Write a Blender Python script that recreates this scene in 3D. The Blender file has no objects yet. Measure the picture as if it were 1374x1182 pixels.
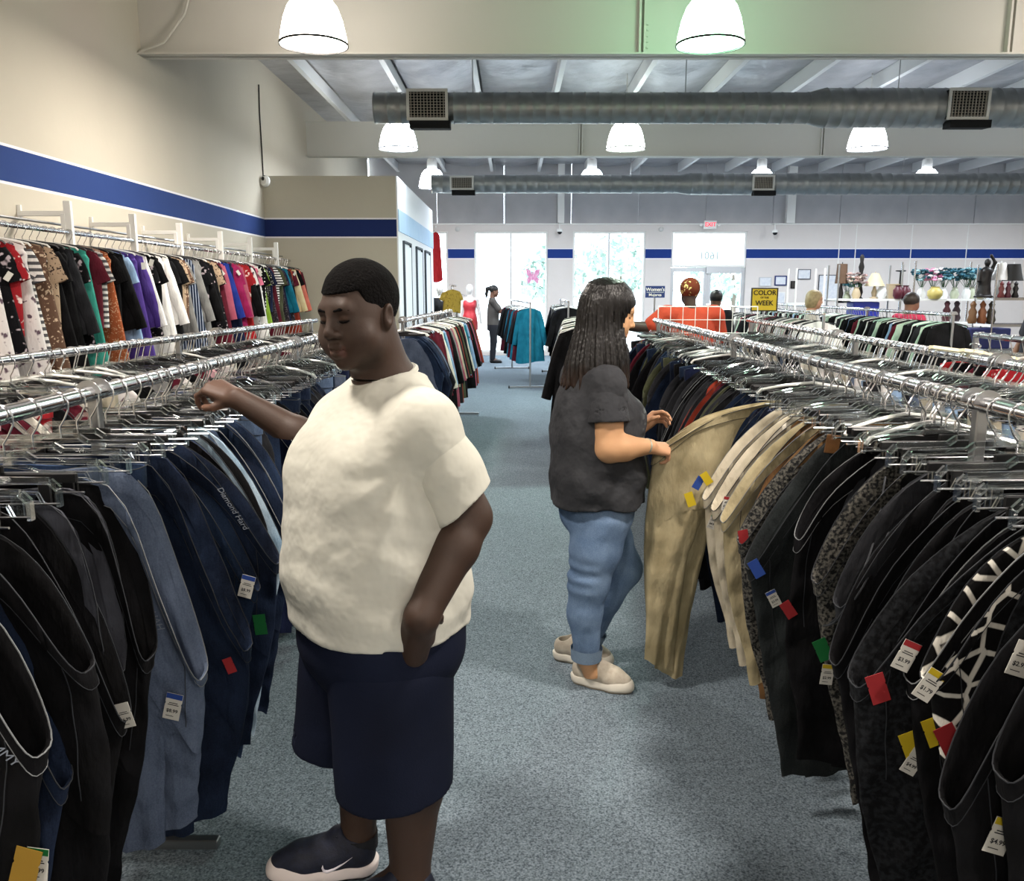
import bpy, bmesh, math, random
import numpy as np
from mathutils import Vector, Matrix, Euler

R = random.Random(11)
sc = bpy.context.scene
C = sc.collection
PI = math.pi

# ------------------------------------------------------------------ camera, world, exposure
FPX = 1120.0                                  # focal length in pixels of the 1374 wide frame
PITCH = math.atan((591 - 388) / FPX)          # the phone is tipped down about ten degrees
CAMZ = 1.62
cam = bpy.data.cameras.new('camera')
cam.sensor_fit = 'HORIZONTAL'
cam.sensor_width = 36.0
cam.lens = FPX / 1374.0 * 36.0
cam.clip_start = 0.05
cam.clip_end = 300
camo = bpy.data.objects.new('camera', cam)
camo.location = (0, 0, CAMZ)
camo.rotation_euler = (PI / 2 - PITCH, 0, 0)
C.objects.link(camo)
sc.camera = camo

world = bpy.data.worlds.new('world')
sc.world = world
world.use_nodes = True
bg = world.node_tree.nodes['Background']
bg.inputs['Color'].default_value = (0.80, 0.91, 1.0, 1)
bg.inputs['Strength'].default_value = 11.0

sc.view_settings.view_transform = 'Standard'
sc.view_settings.look = 'None'
sc.view_settings.gamma = 1.0
sc.view_settings.use_curve_mapping = False
sc.view_settings.exposure = -0.12

LAMP_W = 120.0            # watts of each high-bay lamp's downlight
DOME_E = 17.0             # glow of the acrylic domes


def at(px, py, y):
    """world point at depth y seen at pixel (px, py) of the photograph"""
    u = (px - 687) / FPX
    v = (591 - py) / FPX
    c, s = math.cos(PITCH), math.sin(PITCH)
    t = y / (c + v * s)
    return Vector((t * u, y, CAMZ + t * (-s + v * c)))


# ------------------------------------------------------------------ small helpers
def lin(c):
    if isinstance(c, str):
        c = c.lstrip('#')
        c = [int(c[i:i + 2], 16) / 255 for i in (0, 2, 4)]
    return tuple(x / 12.92 if x <= 0.04045 else ((x + 0.055) / 1.055) ** 2.4 for x in c) + (1,)


MATS = {}


def mat(name, color='#808080', rough=0.7, metal=0.0, spec=0.5, trans=0.0, ior=1.45, emit=None, estr=0.0,
        noise=None, bump=None, sheen=0.0, alpha=1.0):
    """noise=(scale, second colour, amount); bump=(scale, strength, distance)"""
    if name in MATS:
        return MATS[name]
    m = bpy.data.materials.new(name)
    m.use_nodes = True
    nt = m.node_tree
    b = nt.nodes['Principled BSDF']
    b.inputs['Base Color'].default_value = lin(color)
    b.inputs['Roughness'].default_value = rough
    b.inputs['Metallic'].default_value = metal
    b.inputs['Specular IOR Level'].default_value = spec
    b.inputs['Transmission Weight'].default_value = trans
    b.inputs['IOR'].default_value = ior
    b.inputs['Alpha'].default_value = alpha
    if sheen:
        b.inputs['Sheen Weight'].default_value = sheen
    if emit:
        b.inputs['Emission Color'].default_value = lin(emit)
        b.inputs['Emission Strength'].default_value = estr
    tc = None
    if noise or bump:
        tc = nt.nodes.new('ShaderNodeTexCoord')
    if noise:
        n = nt.nodes.new('ShaderNodeTexNoise')
        n.inputs['Scale'].default_value = noise[0]
        n.inputs['Detail'].default_value = 4
        nt.links.new(tc.outputs['Object'], n.inputs['Vector'])
        r = nt.nodes.new('ShaderNodeValToRGB')
        r.color_ramp.elements[0].position = 0.5 - noise[2] / 2
        r.color_ramp.elements[1].position = 0.5 + noise[2] / 2
        r.color_ramp.elements[0].color = lin(color)
        r.color_ramp.elements[1].color = lin(noise[1])
        nt.links.new(n.outputs['Fac'], r.inputs['Fac'])
        nt.links.new(r.outputs['Color'], b.inputs['Base Color'])
    if bump:
        n2 = nt.nodes.new('ShaderNodeTexNoise')
        n2.inputs['Scale'].default_value = bump[0]
        n2.inputs['Detail'].default_value = 3
        nt.links.new(tc.outputs['Object'], n2.inputs['Vector'])
        bp = nt.nodes.new('ShaderNodeBump')
        bp.inputs['Strength'].default_value = bump[1]
        bp.inputs['Distance'].default_value = bump[2]
        nt.links.new(n2.outputs['Fac'], bp.inputs['Height'])
        nt.links.new(bp.outputs['Normal'], b.inputs['Normal'])
    MATS[name] = m
    return m


def me_from(verts, faces, smooth=True, name='mesh'):
    me = bpy.data.meshes.new(name)
    me.from_pydata([tuple(v) for v in verts], [], [tuple(f) for f in faces])
    if smooth:
        me.polygons.foreach_set('use_smooth', [True] * len(me.polygons))
    me.update()
    return me


def ob(name, me, m=None, parent=None, loc=None, rot=None, label=None, cat=None, group=None, kind=None):
    o = bpy.data.objects.new(name, me)
    C.objects.link(o)
    if me is not None and m is not None:
        if len(me.materials) == 0:
            me.materials.append(m)
        elif me.materials[0] != m:
            o.material_slots[0].link = 'OBJECT'
            o.material_slots[0].material = m
    if parent:
        o.parent = parent
    if loc is not None:
        o.location = loc
    if rot is not None:
        o.rotation_euler = rot
    if label: o['label'] = label
    if cat: o['category'] = cat
    if group: o['group'] = group
    if kind: o['kind'] = kind
    return o


class MB:
    """collects shapes into one mesh"""
    def __init__(s):
        s.v = []; s.f = []

    def box(s, c, d, rz=0.0, rot=None):
        n = len(s.v)
        M = rot if rot is not None else Matrix.Rotation(rz, 3, 'Z')
        for sx in (-1, 1):
            for sy in (-1, 1):
                for sz in (-1, 1):
                    s.v.append(Vector(c) + M @ Vector((sx * d[0] / 2, sy * d[1] / 2, sz * d[2] / 2)))
        for q in ((0, 1, 3, 2), (4, 6, 7, 5), (0, 4, 5, 1), (2, 3, 7, 6), (0, 2, 6, 4), (1, 5, 7, 3)):
            s.f.append([n + i for i in q])
        return s

    def bar(s, a, b, w, h):
        """rectangular bar from a to b, w sideways, h upward"""
        a, b = Vector(a), Vector(b)
        d = b - a
        L = d.length
        z = d.normalized()
        up = Vector((0, 0, 1)) if abs(z.z) < 0.95 else Vector((0, 1, 0))
        x = up.cross(z).normalized(); y = z.cross(x)
        M = Matrix((x, y, z)).transposed()
        return s.box((a + b) / 2, (w, h, L), rot=M)

    def tube(s, pts, r, n=8, caps=True):
        pts = [Vector(p) for p in pts]
        rs = r if isinstance(r, (list, tuple)) else [r] * len(pts)
        base = len(s.v)
        prev = None
        for i, p in enumerate(pts):
            if i == 0: t = pts[1] - p
            elif i == len(pts) - 1: t = p - pts[i - 1]
            else: t = (pts[i + 1] - p).normalized() + (p - pts[i - 1]).normalized()
            t = t.normalized() if t.length > 1e-9 else Vector((0, 0, 1))
            if prev is None:
                u = t.orthogonal().normalized()
            else:
                u = (prev - t * prev.dot(t))
                u = u.normalized() if u.length > 1e-6 else t.orthogonal().normalized()
            prev = u
            w = t.cross(u)
            for k in range(n):
                a = 2 * PI * k / n
                s.v.append(p + (u * math.cos(a) + w * math.sin(a)) * rs[i])
        for i in range(len(pts) - 1):
            for k in range(n):
                k2 = (k + 1) % n
                s.f.append([base + i * n + k, base + i * n + k2, base + (i + 1) * n + k2, base + (i + 1) * n + k])
        if caps:
            s.f.append([base + k for k in range(n)][::-1])
            e = base + (len(pts) - 1) * n
            s.f.append([e + k for k in range(n)])
        return s

    def lathe(s, prof, c=(0, 0, 0), n=24, cap0=True, cap1=True, axis='z'):
        """prof: list of (radius, height)"""
        base = len(s.v)
        c = Vector(c)
        for r, h in prof:
            for k in range(n):
                a = 2 * PI * k / n
                if axis == 'z': p = Vector((r * math.cos(a), r * math.sin(a), h))
                elif axis == 'x': p = Vector((h, r * math.cos(a), r * math.sin(a)))
                else: p = Vector((r * math.sin(a), h, r * math.cos(a)))
                s.v.append(c + p)
        for i in range(len(prof) - 1):
            for k in range(n):
                k2 = (k + 1) % n
                s.f.append([base + i * n + k, base + i * n + k2, base + (i + 1) * n + k2, base + (i + 1) * n + k])
        if cap0: s.f.append([base + k for k in range(n)][::-1])
        if cap1:
            e = base + (len(prof) - 1) * n
            s.f.append([e + k for k in range(n)])
        return s

    def prism(s, poly, y0, y1):
        """polygon in x,z extruded along y"""
        n = len(s.v); k = len(poly)
        for y in (y0, y1):
            for x, z in poly:
                s.v.append(Vector((x, y, z)))
        s.f.append([n + i for i in range(k)])
        s.f.append([n + k + i for i in range(k)][::-1])
        for i in range(k):
            j = (i + 1) % k
            s.f.append([n + i, n + k + i, n + k + j, n + j])
        return s

    def grid(s, fn, nu, nv, wrap_u=False):
        base = len(s.v)
        for j in range(nv + 1):
            for i in range(nu if wrap_u else nu + 1):
                s.v.append(Vector(fn(i / nu, j / nv)))
        W = nu if wrap_u else nu + 1
        for j in range(nv):
            for i in range(nu):
                i2 = (i + 1) % W
                s.f.append([base + j * W + i, base + j * W + i2, base + (j + 1) * W + i2, base + (j + 1) * W + i])
        return s

    def mesh(s, smooth=False, bevel=0.0, seg=2, angle=40):
        me = me_from(s.v, s.f, False)
        bm = bmesh.new(); bm.from_mesh(me)
        bmesh.ops.recalc_face_normals(bm, faces=bm.faces)
        if bevel:
            ed = [e for e in bm.edges if len(e.link_faces) == 2 and e.calc_face_angle(0) > 0.5]
            bmesh.ops.bevel(bm, geom=ed, offset=bevel, segments=seg, affect='EDGES', profile=0.5)
        bm.to_mesh(me); bm.free()
        if smooth:
            me.polygons.foreach_set('use_smooth', [True] * len(me.polygons))
            try:
                me.set_sharp_from_angle(angle=math.radians(angle))
            except Exception:
                pass
        me.update()
        return me


def text_mesh(body, size, extrude=0.0, align='CENTER', bold=False, shear=0.0):
    cu = bpy.data.curves.new('text', 'FONT')
    cu.body = body; cu.size = size; cu.extrude = extrude
    cu.align_x = align; cu.align_y = 'CENTER'
    cu.shear = shear
    if bold: cu.offset = size * 0.018
    cu.resolution_u = 3
    o = bpy.data.objects.new('text', cu)
    C.objects.link(o)
    dg = bpy.context.evaluated_depsgraph_get()
    me = bpy.data.meshes.new_from_object(o.evaluated_get(dg))
    bpy.data.objects.remove(o)
    me.materials.clear()
    return me


def copy_tree(o, parent=None):
    c = o.copy()
    C.objects.link(c)
    if parent is not None:
        c.parent = parent
    for ch in o.children:
        copy_tree(ch, c)
    return c


ORD = ['first', 'second', 'third', 'fourth', 'fifth', 'sixth', 'seventh', 'eighth', 'ninth', 'tenth', 'eleventh', 'twelfth']


def ordinal(i):
    if i < 12: return ORD[i]
    n = i + 1
    return '%d%s' % (n, 'th' if 10 <= n % 100 <= 20 else {1: 'st', 2: 'nd', 3: 'rd'}.get(n % 10, 'th'))


# ------------------------------------------------------------------ setting materials
WX = -3.45      # wall with the clothes rail
YB = 20.8       # window wall
XR = 16.0
YN = -5.0
ZR = 4.58


def wall_mat(name, base, stripe='#2a4078', z0=2.335, z1=2.572, edge='#e9e7ec'):
    m = mat(name, base, rough=0.85, spec=0.25)
    nt = m.node_tree; b = nt.nodes['Principled BSDF']
    g = nt.nodes.new('ShaderNodeNewGeometry')
    sep = nt.nodes.new('ShaderNodeSeparateXYZ')
    nt.links.new(g.outputs['Position'], sep.inputs[0])
    r = nt.nodes.new('ShaderNodeValToRGB')
    r.color_ramp.interpolation = 'CONSTANT'
    mp = nt.nodes.new('ShaderNodeMapRange')
    mp.inputs['From Min'].default_value = 0; mp.inputs['From Max'].default_value = 5
    nt.links.new(sep.outputs['Z'], mp.inputs['Value'])
    els = r.color_ramp.elements
    els[0].position = 0; els[0].color = lin(base)
    els[1].position = (z0 - 0.02) / 5; els[1].color = lin(edge)
    for p, cc in ((z0, stripe), (z1, edge), (z1 + 0.02, base)):
        e = els.new(p / 5); e.color = lin(cc)
    nt.links.new(mp.outputs[0], r.inputs['Fac'])
    # faint mottling of old paint
    n = nt.nodes.new('ShaderNodeTexNoise'); n.inputs['Scale'].default_value = 1.3; n.inputs['Detail'].default_value = 6
    nt.links.new(g.outputs['Position'], n.inputs['Vector'])
    mr = nt.nodes.new('ShaderNodeMapRange'); mr.inputs['To Min'].default_value = 0.93; mr.inputs['To Max'].default_value = 1.05
    nt.links.new(n.outputs['Fac'], mr.inputs['Value'])
    mx = nt.nodes.new('ShaderNodeMix'); mx.data_type = 'RGBA'; mx.blend_type = 'MULTIPLY'; mx.inputs['Factor'].default_value = 1
    nt.links.new(r.outputs['Color'], mx.inputs[6]); nt.links.new(mr.outputs[0], mx.inputs[7])
    nt.links.new(mx.outputs[2], b.inputs['Base Color'])
    n2 = nt.nodes.new('ShaderNodeTexNoise'); n2.inputs['Scale'].default_value = 5; n2.inputs['Detail'].default_value = 8
    nt.links.new(g.outputs['Position'], n2.inputs['Vector'])
    bp = nt.nodes.new('ShaderNodeBump'); bp.inputs['Strength'].default_value = 0.25; bp.inputs['Distance'].default_value = 0.02
    nt.links.new(n2.outputs['Fac'], bp.inputs['Height']); nt.links.new(bp.outputs['Normal'], b.inputs['Normal'])
    return m


M_wall = wall_mat('wall_paint', '#c5bdae')
M_wallb = wall_mat('window_wall_paint', '#d6cfcb', stripe='#1d377c', z0=2.345, z1=2.565)
M_plain = mat('plain_white', '#c9c7c4', rough=0.8, bump=(6, 0.2, 0.02))
M_beam = mat('beam_paint', '#c9c6bd', rough=0.6, bump=(9, 0.15, 0.01))
M_purlin = mat('purlin_paint', '#dcdcdc', rough=0.5)
M_insul = mat('insulation_vinyl', '#9a9a9e', rough=0.38, metal=0.35, noise=(2.5, '#b9b9bd', 0.5), bump=(4, 0.5, 0.06))
M_upper = mat('upper_panel', '#a9a8ab', rough=0.7, noise=(2.0, '#b9b8ba', 0.5), bump=(5, 0.3, 0.02))
M_white = mat('white_enamel', '#e4e3df', rough=0.45)
M_black = mat('black_plastic', '#0c0c0e', rough=0.4)
M_chrome = mat('chrome', '#c9c9cb', rough=0.16, metal=1.0)
M_steel = mat('satin_steel', '#a6a7a8', rough=0.32, metal=1.0)
M_galv = mat('galvanised_duct', '#a2a4a2', rough=0.42, metal=0.8, noise=(6, '#8b8d8b', 0.6), bump=(25, 0.1, 0.01))
M_dark = mat('dark_void', '#0a0a0b', rough=0.9)


def carpet():
    m = mat('carpet', '#48525c', rough=0.95, spec=0.1)
    nt = m.node_tree; b = nt.nodes['Principled BSDF']
    tc = nt.nodes.new('ShaderNodeTexCoord')
    n = nt.nodes.new('ShaderNodeTexNoise'); n.inputs['Scale'].default_value = 170; n.inputs['Detail'].default_value = 3
    nt.links.new(tc.outputs['Object'], n.inputs['Vector'])
    r = nt.nodes.new('ShaderNodeValToRGB')
    r.color_ramp.elements[0].position = 0.32; r.color_ramp.elements[0].color = lin('#404b53')
    r.color_ramp.elements[1].position = 0.68; r.color_ramp.elements[1].color = lin('#84919a')
    nt.links.new(n.outputs['Fac'], r.inputs['Fac'])
    n3 = nt.nodes.new('ShaderNodeTexNoise'); n3.inputs['Scale'].default_value = 1.1; n3.inputs['Detail'].default_value = 5
    nt.links.new(tc.outputs['Object'], n3.inputs['Vector'])
    mr = nt.nodes.new('ShaderNodeMapRange'); mr.inputs['To Min'].default_value = 0.8; mr.inputs['To Max'].default_value = 1.15
    nt.links.new(n3.outputs['Fac'], mr.inputs['Value'])
    mx = nt.nodes.new('ShaderNodeMix'); mx.data_type = 'RGBA'; mx.blend_type = 'MULTIPLY'; mx.inputs['Factor'].default_value = 1
    nt.links.new(r.outputs['Color'], mx.inputs[6]); nt.links.new(mr.outputs[0], mx.inputs[7])
    nt.links.new(mx.outputs[2], b.inputs['Base Color'])
    bp = nt.nodes.new('ShaderNodeBump'); bp.inputs['Strength'].default_value = 0.6; bp.inputs['Distance'].default_value = 0.004
    nt.links.new(n.outputs['Fac'], bp.inputs['Height']); nt.links.new(bp.outputs['Normal'], b.inputs['Normal'])
    return m


def slab(name, lo, hi, m, label=None, cat=None, kind='structure', parent=None, bevel=0.0):
    c = [(a + b) / 2 for a, b in zip(lo, hi)]
    d = [abs(b - a) for a, b in zip(lo, hi)]
    me = MB().box((0, 0, 0), d).mesh(bevel=bevel)
    return ob(name, me, m, parent, loc=c, label=label, cat=cat, kind=kind if not parent else None)


slab('floor', (WX - 0.2, YN, -0.1), (XR, YB + 0.2, 0), carpet(), 'blue grey carpet covering the shop floor', 'floor')
slab('wall_left', (WX - 0.2, YN, 0), (WX, YB, ZR + .2), M_wall, 'cream wall with a wide blue stripe behind the clothes rail', 'wall')
slab('wall_right', (XR, YN, 0), (XR + 0.2, YB, ZR + .2), M_wall, 'far side wall of the shop beyond the shelving', 'wall')
slab('wall_rear', (WX, YN - 0.2, 0), (XR, YN, ZR + .2), M_wall, 'rear wall of the shop behind the viewer', 'wall')

# window wall, built round its openings
WIN = [(-2.75, -1.56), (-0.92, 0.87), (1.48, 3.25)]
DOOR = (3.88, 5.71)
ZT = 3.0
mb = MB()
xs = [WX] + [v for w in WIN for v in w] + list(DOOR) + [XR]
for i in range(0, len(xs), 2):
    a, b = xs[i], xs[i + 1]
    mb.box(((a + b) / 2, YB + 0.1, ZT / 2), (b - a, 0.2, ZT))
mb.box(((WX + XR) / 2, YB + 0.1, (ZT + 3.17) / 2), (XR - WX, 0.2, 3.17 - ZT))
for a, b in WIN:
    mb.box(((a + b) / 2, YB + 0.1, 0.04), (b - a, 0.2, 0.08))
ob('wall_back', mb.mesh(), M_wallb, label='white window wall with a blue stripe at the front of the shop', cat='wall', kind='structure')
up = ob('wall_upper', None, label='grey insulated upper wall above the shop windows', cat='wall', kind='structure')
x = WX
k = 0
while x < XR - 0.1:
    w = min(1.63, XR - x)
    me = MB().box((0, 0, 0), (w - 0.012, 0.1 + 0.012 * (k % 2), 1.52)).mesh(bevel=0.006, seg=1)
    ob('wall_panel', me, M_upper, up, loc=(x + w / 2, YB + 0.16, 3.17 + 0.76))
    x += w; k += 1
slab('trim_1', (WX, YB - 0.03, 3.155), (XR, YB + 0.02, 3.185), M_white, 'white ledge capping the window wall', 'trim')

# wire-thin seams in the stripe wall, to the right of the doors
for i, xx in enumerate((7.95, 8.35, 9.7, 11.05)):
    slab('trim_%d' % (i + 20), (xx - 0.01, YB - 0.008, 0), (xx + 0.01, YB, 3.15), M_white, 'thin pale panel joint, %s along the wall beyond the doors' % ordinal(i), 'trim')

M_frame = mat('window_frame', '#b9bcc0', rough=0.4, metal=0.6)
M_glass = mat('window_glass', '#f4fbff', rough=0.02, trans=1.0, ior=1.03, spec=0.3)


def window(n, x0, x1, z0, z1, label, mull=None, pmat=M_glass):
    w = ob('window_%d' % n, None, label=label, cat='window', kind='structure')
    mb = MB()
    t = 0.05
    for xa in (x0 + t / 2, x1 - t / 2):
        mb.box((xa, YB + 0.1, (z0 + z1) / 2), (t, 0.12, z1 - z0))
    for za in (z0 + t / 2, z1 - t / 2):
        mb.box(((x0 + x1) / 2, YB + 0.1, za), (x1 - x0 - 2 * t, 0.12, t))
    ob('window_frame', mb.mesh(bevel=0.004, seg=1), M_white, w)
    edges = [x0 + t] + ([mull] if mull else []) + [x1 - t]
    if mull:
        ob('mullion', MB().box((mull, YB + 0.1, (z0 + z1) / 2), (0.045, 0.1, z1 - z0 - 2 * t)).mesh(), M_frame, w)
    for a, b in zip(edges[:-1], edges[1:]):
        ob('pane', MB().box(((a + b) / 2, YB + 0.1, (z0 + z1) / 2), (b - a, 0.012, z1 - z0 - 2 * t)).mesh(), pmat, w)
    return w


window(1, WIN[0][0], WIN[0][1], 0.08, ZT, 'bright shop window half hidden by the fitting room wall', -2.2)
window(2, WIN[1][0], WIN[1][1], 0.08, ZT, 'bright two-pane shop window with a pink butterfly poster', -0.03)
window(3, WIN[2][0], WIN[2][1], 0.08, ZT, 'bright two-pane shop window behind the long-haired woman', 2.36)
M_frost = mat('frosted_transom', '#ffffff', rough=0.5, trans=0.9, ior=1.05)
tw = window(4, DOOR[0], DOOR[1], 2.15, ZT, 'white transom window above the entrance doors with the number 1601', None, M_frost)
tm = text_mesh('1601', 0.26, 0.002)
ob('street_number', tm, mat('number_grey', '#8d9296', rough=0.7), tw, loc=(4.83, YB + 0.088, 2.42), rot=(PI / 2, 0, 0)).scale = (-1, 1, 1)
slab('trim_2', (4.75, YB + 0.0, 2.0), (5.6, YB + 0.06, 2.16), M_frame, 'grey metal door closer cover above the entrance door', 'trim')
for n, (a, b) in enumerate(((DOOR[0], 4.79), (4.79, DOOR[1]))):
    d = ob('door_%d' % (n + 1), None, label='glass entrance door with an aluminium frame, %s' % ('hinged beside the windows' if n == 0 else 'hinged beside the notice wall'), cat='door', kind='structure')
    mb = MB(); t = 0.09
    for xa in (a + t / 2, b - t / 2):
        mb.box((xa, YB + 0.1, 1.07), (t, 0.08, 2.14))
    for za, hh in ((0.12, 0.24), (2.09, 0.1)):
        mb.box(((a + b) / 2, YB + 0.1, za), (b - a - 2 * t, 0.08, hh))
    ob('door_frame', mb.mesh(bevel=0.004, seg=1), M_frame, d)
    ob('pane', MB().box(((a + b) / 2, YB + 0.1, 1.14), (b - a - 2 * t, 0.012, 1.8)).mesh(), M_glass, d)
    ob('door_handle', MB().tube([((4.79 - 0.14) if n == 0 else (4.79 + 0.14), YB + 0.02, zz) for zz in (0.85, 1.25)], 0.014).mesh(True), M_chrome, d)

# outside: pale forecourt and trees
slab('ground', (-40, YB + 0.25, -0.25), (60, 90, -0.05), mat('forecourt', '#cfcdc8', rough=0.9, noise=(2, '#bdbbb6', .5)), 'pale concrete forecourt outside the windows', 'ground')
M_leaf = mat('tree_leaf', '#7f9187', rough=0.8, noise=(3, '#a3b3a8', 0.6))
M_bark = mat('tree_bark', '#6d6258', rough=0.9)
for i, (tx, ty, h, rr, lab) in enumerate(((1.6, 34, 3.4, 1.5, 'small leafy tree outside seen through the window mullion side'),
                                     (4.6, 36, 4.0, 1.9, 'round leafy tree outside seen beside the window wall'),
                                     (8.6, 33, 3.7, 1.9, 'leafy tree outside seen through the entrance doors'))):
    t = ob('tree', None, loc=(tx, ty, -0.05), label=lab, cat='tree')
    ob('trunk', MB().tube([(0, 0, 0), (0.05, 0, h * .3), (0, 0.05, h * .6)], [0.14, 0.1, 0.06]).mesh(True), M_bark, t)
    mb = MB()
    rr_ = random.Random(i)
    for q in range(420):
        th, ph = rr_.uniform(0, 2 * PI), math.acos(rr_.uniform(-1, 1))
        ra = rr * rr_.uniform(0.55, 1.0)
        c = Vector((ra * math.sin(ph) * math.cos(th), ra * math.sin(ph) * math.sin(th), h * .68 + 0.8 * ra * math.cos(ph)))
        mb.box(c, (rr_.uniform(.15, .32), rr_.uniform(.15, .32), 0.02), rot=Euler((rr_.uniform(0, 3), rr_.uniform(0, 3), rr_.uniform(0, 3))).to_matrix())
    ob('crown', mb.mesh(), M_leaf, t, kind='stuff')

# fitting room block
BX, BY0, BY1, BZ = -1.59, 12.0, 17.2, 3.16
M_block = wall_mat('block_shaded_stripe', '#b8b2a2', stripe='#1b2a5c')  # stripe is the wall's blue with shade put into its colour
slab('wall_block', (WX, BY0, 0), (BX - 0.02, BY1, BZ), M_block, 'beige fitting room block with a shade-darkened blue stripe in the corner', 'wall')
mside = mat('fitting_side', '#eceef2', rough=0.7)
slab('wall_block_side', (BX - 0.02, BY0, 0), (BX, BY1, BZ), mside, 'white side of the fitting room block facing the windows', 'wall')
slab('trim_3', (BX, BY0 + 0.02, 2.42), (BX + 0.012, BY1, 2.72), mat('pale_blue_band', '#b9d3ec', rough=0.7, noise=(4, '#a6c6e6', .6)), 'pale blue painted band above the fitting room doors', 'trim')
M_doorp = mat('fitting_door', '#e9eef5', rough=0.6)
for i, (ya, yb) in enumerate(((12.45, 13.3), (14.1, 14.95), (15.5, 16.35))):
    d = ob('door_%d' % (i + 3), None, label='white fitting room door, %s from the beige corner' % ordinal(i), cat='door', kind='structure')
    ob('door_leaf', MB().box((BX + 0.014, (ya + yb) / 2, 1.15), (0.028, yb - ya - 0.06, 2.2)).mesh(bevel=0.004, seg=1), M_doorp, d)
    mb = MB()
    for yy in (ya, yb):
        mb.box((BX + 0.016, yy, 1.15), (0.034, 0.03, 2.3))
    mb.box((BX + 0.016, (ya + yb) / 2, 2.3), (0.034, yb - ya + .03, 0.03))
    ob('door_frame', mb.mesh(), mat('door_gap', '#3a4148', rough=.7), d)
    ob('door_handle', MB().box((BX + 0.05, yb - 0.1, 1.12), (0.04, 0.03, 0.16)).mesh(bevel=.006), M_black, d)

# roof
ceil = ob('ceiling', MB().box(((WX + XR) / 2, (YN + YB) / 2, ZR + 0.16), (XR - WX + .4, YB - YN + .4, 0.1)).mesh(), M_insul,
          label='silver insulated roof deck above the shop', cat='ceiling', kind='structure')
PX = [-2.72 + 1.12 * i for i in range(17)]
pm = MB().prism([(-0.035, 0), (0.035, 0), (0.035, 0.03), (0.006, 0.03), (0.006, 0.2), (-0.035, 0.2)], YN, YB).mesh()
for xx in PX:
    ob('purlin', pm, M_purlin, ceil, loc=(xx, 0, ZR - 0.2))
ys = [YN, -0.8, 3.6, 8.2, 11.4, 14.6, 17.7, YB]
rr_ = random.Random(3)
pan = {}
for j in range(len(ys) - 1):
    L = ys[j + 1] - ys[j]
    for v in range(3):
        sag = 0.05 + 0.03 * v
        ph = rr_.uniform(0, 6)
        pan[(j, v)] = MB().grid(lambda u, w: (-0.52 + 1.04 * u, L * (w - .5) * .995, 0.0 - sag * math.sin(PI * u) * (0.6 + 0.4 * math.sin(ph + 9 * w)) - 0.035 * abs(math.sin(PI * w * 2)) ** 6 * math.sin(PI * u)), 8, 22).mesh(True)
for i in range(len(PX) - 1):
    for j in range(len(ys) - 1):
        ob('insulation_panel', pan[(j, (i + j) % 3)], M_insul, ceil, loc=((PX[i] + PX[i + 1]) / 2, (ys[j] + ys[j + 1]) / 2, ZR - 0.0))

# frame beams: web plus flanges
for i, (yb_, z0, lab) in enumerate(((8.29, 3.75, 'deep cream roof beam nearest above the aisle with a bolted joint'),
                                    (14.69, 3.81, 'deep cream roof beam in the middle of the shop behind the first duct'),
                                    (1.9, 3.72, 'deep cream roof beam overhead'), (-3.5, 3.72, 'deep cream roof beam behind the viewer'))):
    bo = ob('roof_beam', None, label=lab, cat='beam', kind='structure')
    mb = MB()
    mb.box(((WX + XR) / 2, yb_, (z0 + ZR - .2) / 2), (XR - WX, 0.02, ZR - .2 - z0))
    mb.box(((WX + XR) / 2, yb_, z0 + 0.008), (XR - WX, 0.2, 0.016))
    ob('beam_web', mb.mesh(), M_beam, bo)
    for jx in ((1.2, 4.6, 9.0) if i == 0 else (1.15, 5.2)):
        mb = MB()
        for s in (-1, 1):
            mb.box((jx + s * 0.022, yb_ - 0.04, (z0 + ZR - .2) / 2), (0.02, 0.07, ZR - .22 - z0))
        for q in range(5):
            mb.box((jx + 0.05, yb_ - 0.02, z0 + 0.08 + q * 0.05), (0.02, 0.03, 0.02))
        ob('splice_plate', mb.mesh(), M_beam, bo)
# columns of the upper wall
for i, (cx, cw) in enumerate(((1.18, 0.16), (6.72, 0.2))):
    slab('trim_%d' % (4 + i), (cx - cw / 2, YB - 0.06, 3.19), (cx + cw / 2, YB + 0.1, ZR), M_white,
         'white steel column end on the upper window wall, %s' % ('above the butterfly window pier' if i == 0 else 'beyond the exit sign'), 'trim')
# conduit in the corner where beam meets wall
ob('conduit', MB().tube([(WX + 0.02, 8.2, 3.77), (WX + .25, 8.2, 3.85), (WX + 0.45, 8.22, 4.1), (WX + .55, 8.22, 4.4)], 0.012).mesh(True), M_beam,
   label='thin painted conduit curving up the cream beam in the corner', cat='conduit')
ob('conduit', MB().tube([(WX + 0.015, BY0 - .01, 3.16), (WX + 0.015, BY0 - .01, 3.4), (WX + .012, BY0 - .02, 4.0), (WX + .015, BY0, 4.35)], 0.009).mesh(True), M_dark,
   label='thin dark cable running up the wall above the corner camera', cat='cable')

# ------------------------------------------------------------------ high-bay lamps
dome_prof = [(0.10, 0.36), (0.15, 0.345), (0.2, 0.28), (0.235, 0.19), (0.26, 0.08), (0.272, 0.0)]
dome_me = MB().lathe(dome_prof, n=32, cap0=True, cap1=False).mesh(True, angle=60)
rim_me = MB().lathe([(0.268, 0.01), (0.277, 0.01), (0.277, -0.006), (0.268, -0.006), (0.268, 0.01)], n=32, cap0=False, cap1=False).mesh()
cap_me = MB().lathe([(0.06, 0.36), (0.1, 0.37), (0.1, 0.52), (0.085, 0.56), (0.03, 0.58)], n=20).mesh(True)
lens_me = MB().lathe([(0.0, 0.02), (0.12, 0.018), (0.262, 0.03)], n=32, cap0=False, cap1=False).mesh(True)


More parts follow.
